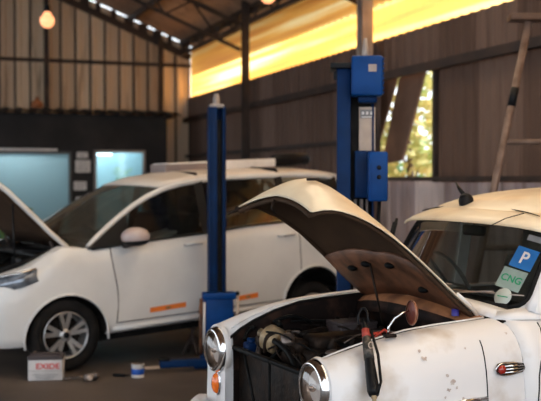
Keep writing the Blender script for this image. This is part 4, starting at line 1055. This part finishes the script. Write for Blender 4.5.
# stickers inside the glass
def st_frame(a, b):      # point, right, up, facing on the glass
    p = ws(a, b); r_ = (ws(a+.05, b)-ws(a-.05, b)).normalized(); u_ = (ws(a, b+.05)-ws(a, b-.05)).normalized(); n_ = r_.cross(u_).normalized()
    return p, r_, u_, n_
def sticker(name, a, b, w, h, m, rot=0., off=.006):
    p, r_, u_, n_ = st_frame(a, b); c, s = math.cos(rot), math.sin(rot); r2 = r_*c+u_*s; u2 = u_*c-r_*s
    if n_.x > 0: n_ = -n_
    mb = MB(); p = p+n_*off
    mb.prism([p-r2*w/2-u2*h/2, p+r2*w/2-u2*h/2, p+r2*w/2+u2*h/2, p-r2*w/2+u2*h/2], n_*.001)
    return mb.build(name, m, scr), p+n_*.0014, Matrix((r2, u2, n_)).transposed()
s1, p1, R1 = sticker('parking_sticker', .855, .60, .12, .108, M['sticker_blue'], -.14)
textpart('letter', 'P', .085, M['paper'], s1, R1, p1)
s2, p2, R2 = sticker('fuel_sticker', .815, .325, .135, .105, M['sticker_pale'], -.14)
textpart('letters', 'CNG', .048, M['green'], s2, R2, p2, sx=1.1)
s3, p3, R3_ = sticker('pale_tag', .90, .86, .10, .03, M['print'], -.08)
p, r_, u_, n_ = st_frame(.80, .10)
if n_.x > 0: n_ = -n_
mb = MB(); mb.lathe([(0, .008), (.044, .008), (.045, .006)], p, n_, 28); rs = mb.build('round_sticker', M['sticker_round'], scr)
mb = MB(); q = p+n_*.009; mb.prism([q-r_*.028-u_*.002, q+r_*.028-u_*.002, q+r_*.028+u_*.003, q-r_*.028+u_*.003], n_*.001); mb.build('print_line', M['green'], rs)
# wheels of the old car
for wu in (.42, 2.4):
    for sd in (1, -1):
        r = .30; c = P(wu, sd*.72, r); ax = V((0, -sd, 0))
        mb = MB(); mb.lathe([(.19, -.15), (.28, -.16), (r, -.13), (r, -.03), (.28, 0), (.20, .0), (.19, -.02)], c, ax, 36); t2 = mb.build('tyre', M['rubber'], car)
        mb = MB(); mb.lathe([(.195, -.03), (.18, -.005), (.12, -.02), (.11, .01), (.06, .03), (0, .035)], c, ax, 32); mb.build('wheel_disc', M['steel_grey'], t2)

# ---- things on the old car
def wpos(u, v, w): return car.matrix_world @ P(u, v, w)
bpy.context.view_layer.update()
CW = Matrix.Translation(V((-.041, 4.69, 0))) @ Ma.to_4x4()
t_ = thing('hand_tool', 'black sleeve tool with red and beige bands leaning on the old car front wing', 'tool', CW @ P(.20, .70, .93), Ma)
O_ = P(.20, .70, .93)
def q(u, v, w): return P(u, v, w)-O_
A_, B_ = V((.19, .62, 1.03)), V((.115, .826, .760))
def tl(f, dv=0., du=0.): c_ = A_+(B_-A_)*f; return q(c_.x+du, c_.y+dv, c_.z+dv*.6)
mb = MB(); mb.tube([tl(.02, -.02, -.018), tl(-.10, -.012, -.016), tl(-.17, 0, -.004), tl(-.17, .0, .010), tl(-.10, .008, .016), tl(.04, .01, .014)], .0055, 8); mb.build('loop', M['black'], t_)
mb = MB(); mb.tube([tl(f) for f in (-.02, .15, .4, .7, .95, 1.0)], [.010, .015, .018, .023, .026, .021], 14); sl_ = mb.build('sleeve', M['black'], t_)
mb = MB(); mb.tube([tl(.13), tl(.24)], [.0165, .0182], 14); mb.build('red_band', M['red_dark'], sl_)
mb = MB(); mb.tube([tl(.24), tl(.54)], [.0182, .0225], 14); mb.build('beige_band', M['tape'], sl_)
mb = MB(); mb.tube([tl(.38, .026)+V((.011*math.cos(a), 0, .013*math.sin(a))) for a in [2*PI*k/16 for k in range(17)]], .0024, 6); mb.build('round_mark', M['label_beige'], sl_)
mb = MB(); mb.lathe([(.008, 0), (.013, .01), (.008, .02), (.013, .032), (.006, .05), (0, .052)], tl(1.0), V((0, -.1, -1)), 14); mb.build('nozzle', M['brass'], t_)
mb = MB(); mb.tube([tl(.15, .012, .018), tl(.5, .016, .034), tl(.85, .01, .034), tl(.97, .0, .02)], .006, 8); mb.build('strap', M['rubber'], t_)

# black fitting on the roof edge
t_ = thing('aerial_mount', 'small black round aerial mount clamped on the cream roof of the old car', 'aerial', CW @ P(1.24, -.10, 1.500), Ma)
mb = MB(); mb.sphere((0, 0, .012), .042, 16, 0, (1, .9, 1.0)); mb.build('housing', M['black'], t_)
mb = MB(); mb.lathe([(.036, -.012), (.034, 0), (.02, .008)], (0, 0, -.002), UP, 18); mb.build('rubber_foot', M['rubber'], t_)
mb = MB(); mb.tube([(0, 0, .03), (.0, .06, .075), (.02, .12, .11)], [.012, .010, .004], 8); mb.build('stub_aerial', M['black'], t_)
mb = MB(); mb.tube([(0, -.03, .0), (.01, -.05, -.006), (.03, -.05, -.004)], .006, 6); mb.build('bracket', M['brass'], t_)
# folded black mirror frame at the far windscreen corner (part of the old car)
mb = MB(); a = P(1.06, -.62, 1.08)
mb.tube([a, P(1.12, -.65, 1.25), P(1.17, -.67, 1.40)], .009, 8); mb.tube([P(1.05, -.62, 1.10), P(1.10, -.66, 1.27), P(1.17, -.67, 1.40)], .006, 8)
mb.tube([P(1.10, -.65, 1.22), P(1.10, -.68, 1.25)], .006, 6); mb.box(P(1.145, -.67, 1.33), (.03, .012, .10), Matrix.Rotation(.3, 3, 'Y'), .003); mb.build('door_mirror_arm', M['black'], car)

# ================================================================== small things on the floor
t_ = thing('car_battery', 'pale car battery with dark lid and red lettering on the floor by the front wheel', 'battery', (-1.83, 8.14, 0), rz=.10)
mb = MB(); mb.box((0, 0, .085), (.275, .16, .17), None, .006); bt = mb.build('case', M['battery'], t_)
mb = MB(); mb.box((0, 0, .185), (.285, .17, .035), None, .006); mb.box((0, 0, .207), (.24, .08, .014), None, .004); mb.build('lid', M['battery_top'], t_)
for x in (-.1, .1):
    mb = MB(); mb.lathe([(.012, 0), (.010, .02), (0, .02)], (x, .05, .2), UP, 12); mb.build('terminal', M['tool'], t_)
mb = MB(); mb.box((0, -.081, .08), (.27, .003, .003)); mb.build('case_rib', M['print'], bt)
textpart('lettering', 'EXIDE', .062, M['red'], bt, Matrix(((1, 0, 0), (0, 0, 1), (0, -1, 0))).transposed() if False else Matrix(((1, 0, 0), (0, 0, -1), (0, 1, 0))), V((.02, -.082, .115)), .002, 1.15)
mb = MB()
for k in range(3): mb.box((.0, -.082, .05-k*.014), (.2-.03*k, .002, .004))
mb.build('small_print', M['print'], bt)
t_ = thing('paint_tin', 'small white tin with blue band on the floor under the side of the people carrier', 'tin', (-1.095, 8.22, 0))
mb = MB(); mb.lathe([(0, 0), (.052, 0), (.054, .004), (.052, .008), (.052, .100), (.055, .104), (.053, .110), (.046, .108), (.046, .102), (0, .102)], (0, 0, 0), UP, 32); mb.build('can', M['can_white'], t_)
mb = MB(); mb.lathe([(.0528, .025), (.0535, .026), (.0535, .072), (.0528, .073)], (0, 0, 0), UP, 32); mb.build('blue_label', M['can_blue'], t_)
mb = MB(); mb.lathe([(.0, .106), (.038, .106), (.045, .112), (.047, .106)], (0, 0, 0), UP, 24); mb.build('lid', M['tool'], t_)
mb = MB(); mb.tube([V((-1.30, 8.24, .014)), V((-1.20, 8.22, .014))], .013, 8); mb.tube([V((-1.20, 8.22, .014)), V((-1.165, 8.215, .014))], .006, 8)
tag(mb.build('screwdriver', M['black']), 'short black handled screwdriver on the floor left of the white tin', 'tool')
mb = MB(); a = V((-1.63, 8.10, .012)); b = V((-1.46, 8.20, .012)); mb.tube([a, b], [.010, .008], 8); d_ = (b-a).normalized()
for e_, sg in ((a, -1), (b, 1)):
    n_ = UP.cross(d_); mb.tube([e_+d_*sg*.045+n_*.02, e_+d_*sg*.015+n_*.022, e_, e_+d_*sg*.015-n_*.022, e_+d_*sg*.045-n_*.02], .008, 8)
tag(mb.build('spanner', M['tool']), 'steel spanner lying on the floor beside the car battery', 'tool')
t_ = thing('brake_caliper', 'rough brown metal lump, an old brake part, right of the spanner', 'car part', (-1.49, 8.18, 0), rz=.4)
t_.location = (-1.46, 8.06, 0)
mb = MB(); mb.box((0, 0, .03), (.10, .06, .06), None, .016); mb.box((.045, 0, .04), (.03, .09, .05), None, .012); mb.build('casting', M['tool'], t_, bevel=.003)
mb = MB(); mb.lathe([(0, .03), (.02, .03), (.022, 0)], (-.01, -.03, .03), V((0, -1, 0)), 16); mb.build('piston', M['label_beige'], t_)
mb = MB(); mb.box((-1.0, 8.60, .006), (.17, .10, .008), Matrix.Rotation(.3, 3, 'Z'), .002)
tag(mb.build('paper_scrap', M['label_beige']), 'crumpled pale scrap on the floor near the blue lift arm', 'paper')
# jack stand under the sill of the people carrier
js = mpv.matrix_world @ P(1.30, .62, 0) if False else V((-2.154, 9.112, 0))+Bm*1.30+Lm*.62
t_ = thing('jack_stand', 'small dark stand propping up the sill of the people carrier', 'jack', (js.x, js.y, 0))
mb = MB()
for a in range(4):
    an = a*PI/2+.5; mb.tube([(.10*math.cos(an), .10*math.sin(an), .008), (.02*math.cos(an), .02*math.sin(an), .18)], .010, 8)
mb.build('tripod_base', M['steel'], t_)
mb = MB(); mb.tube([(0, 0, .10), (0, 0, .235)], .016, 10); mb.box((0, 0, .24), (.07, .04, .015), None, .003); mb.build('saddle', M['steel'], t_)

# ------------------------------------------------------------------ light
w = bpy.data.worlds.new('world'); SC.world = w; w.use_nodes = True
bg = w.node_tree.nodes['Background']; bg.inputs[0].default_value = (.84, .92, 1.0, 1); bg.inputs[1].default_value = 2.15
sun = bpy.data.lights.new('sun', 'SUN'); sun.energy = 12.; sun.angle = .01; sun.color = (1., .90, .74)
so = bpy.data.objects.new('sun', sun); COL.objects.link(so)
so.rotation_euler = V((-.80, -.45, -.80)).to_track_quat('-Z', 'Y').to_euler()

SC.view_settings.view_transform = 'Standard'; SC.view_settings.look = 'None'; SC.view_settings.gamma = 1; SC.view_settings.use_curve_mapping = False
SC.view_settings.exposure = .4
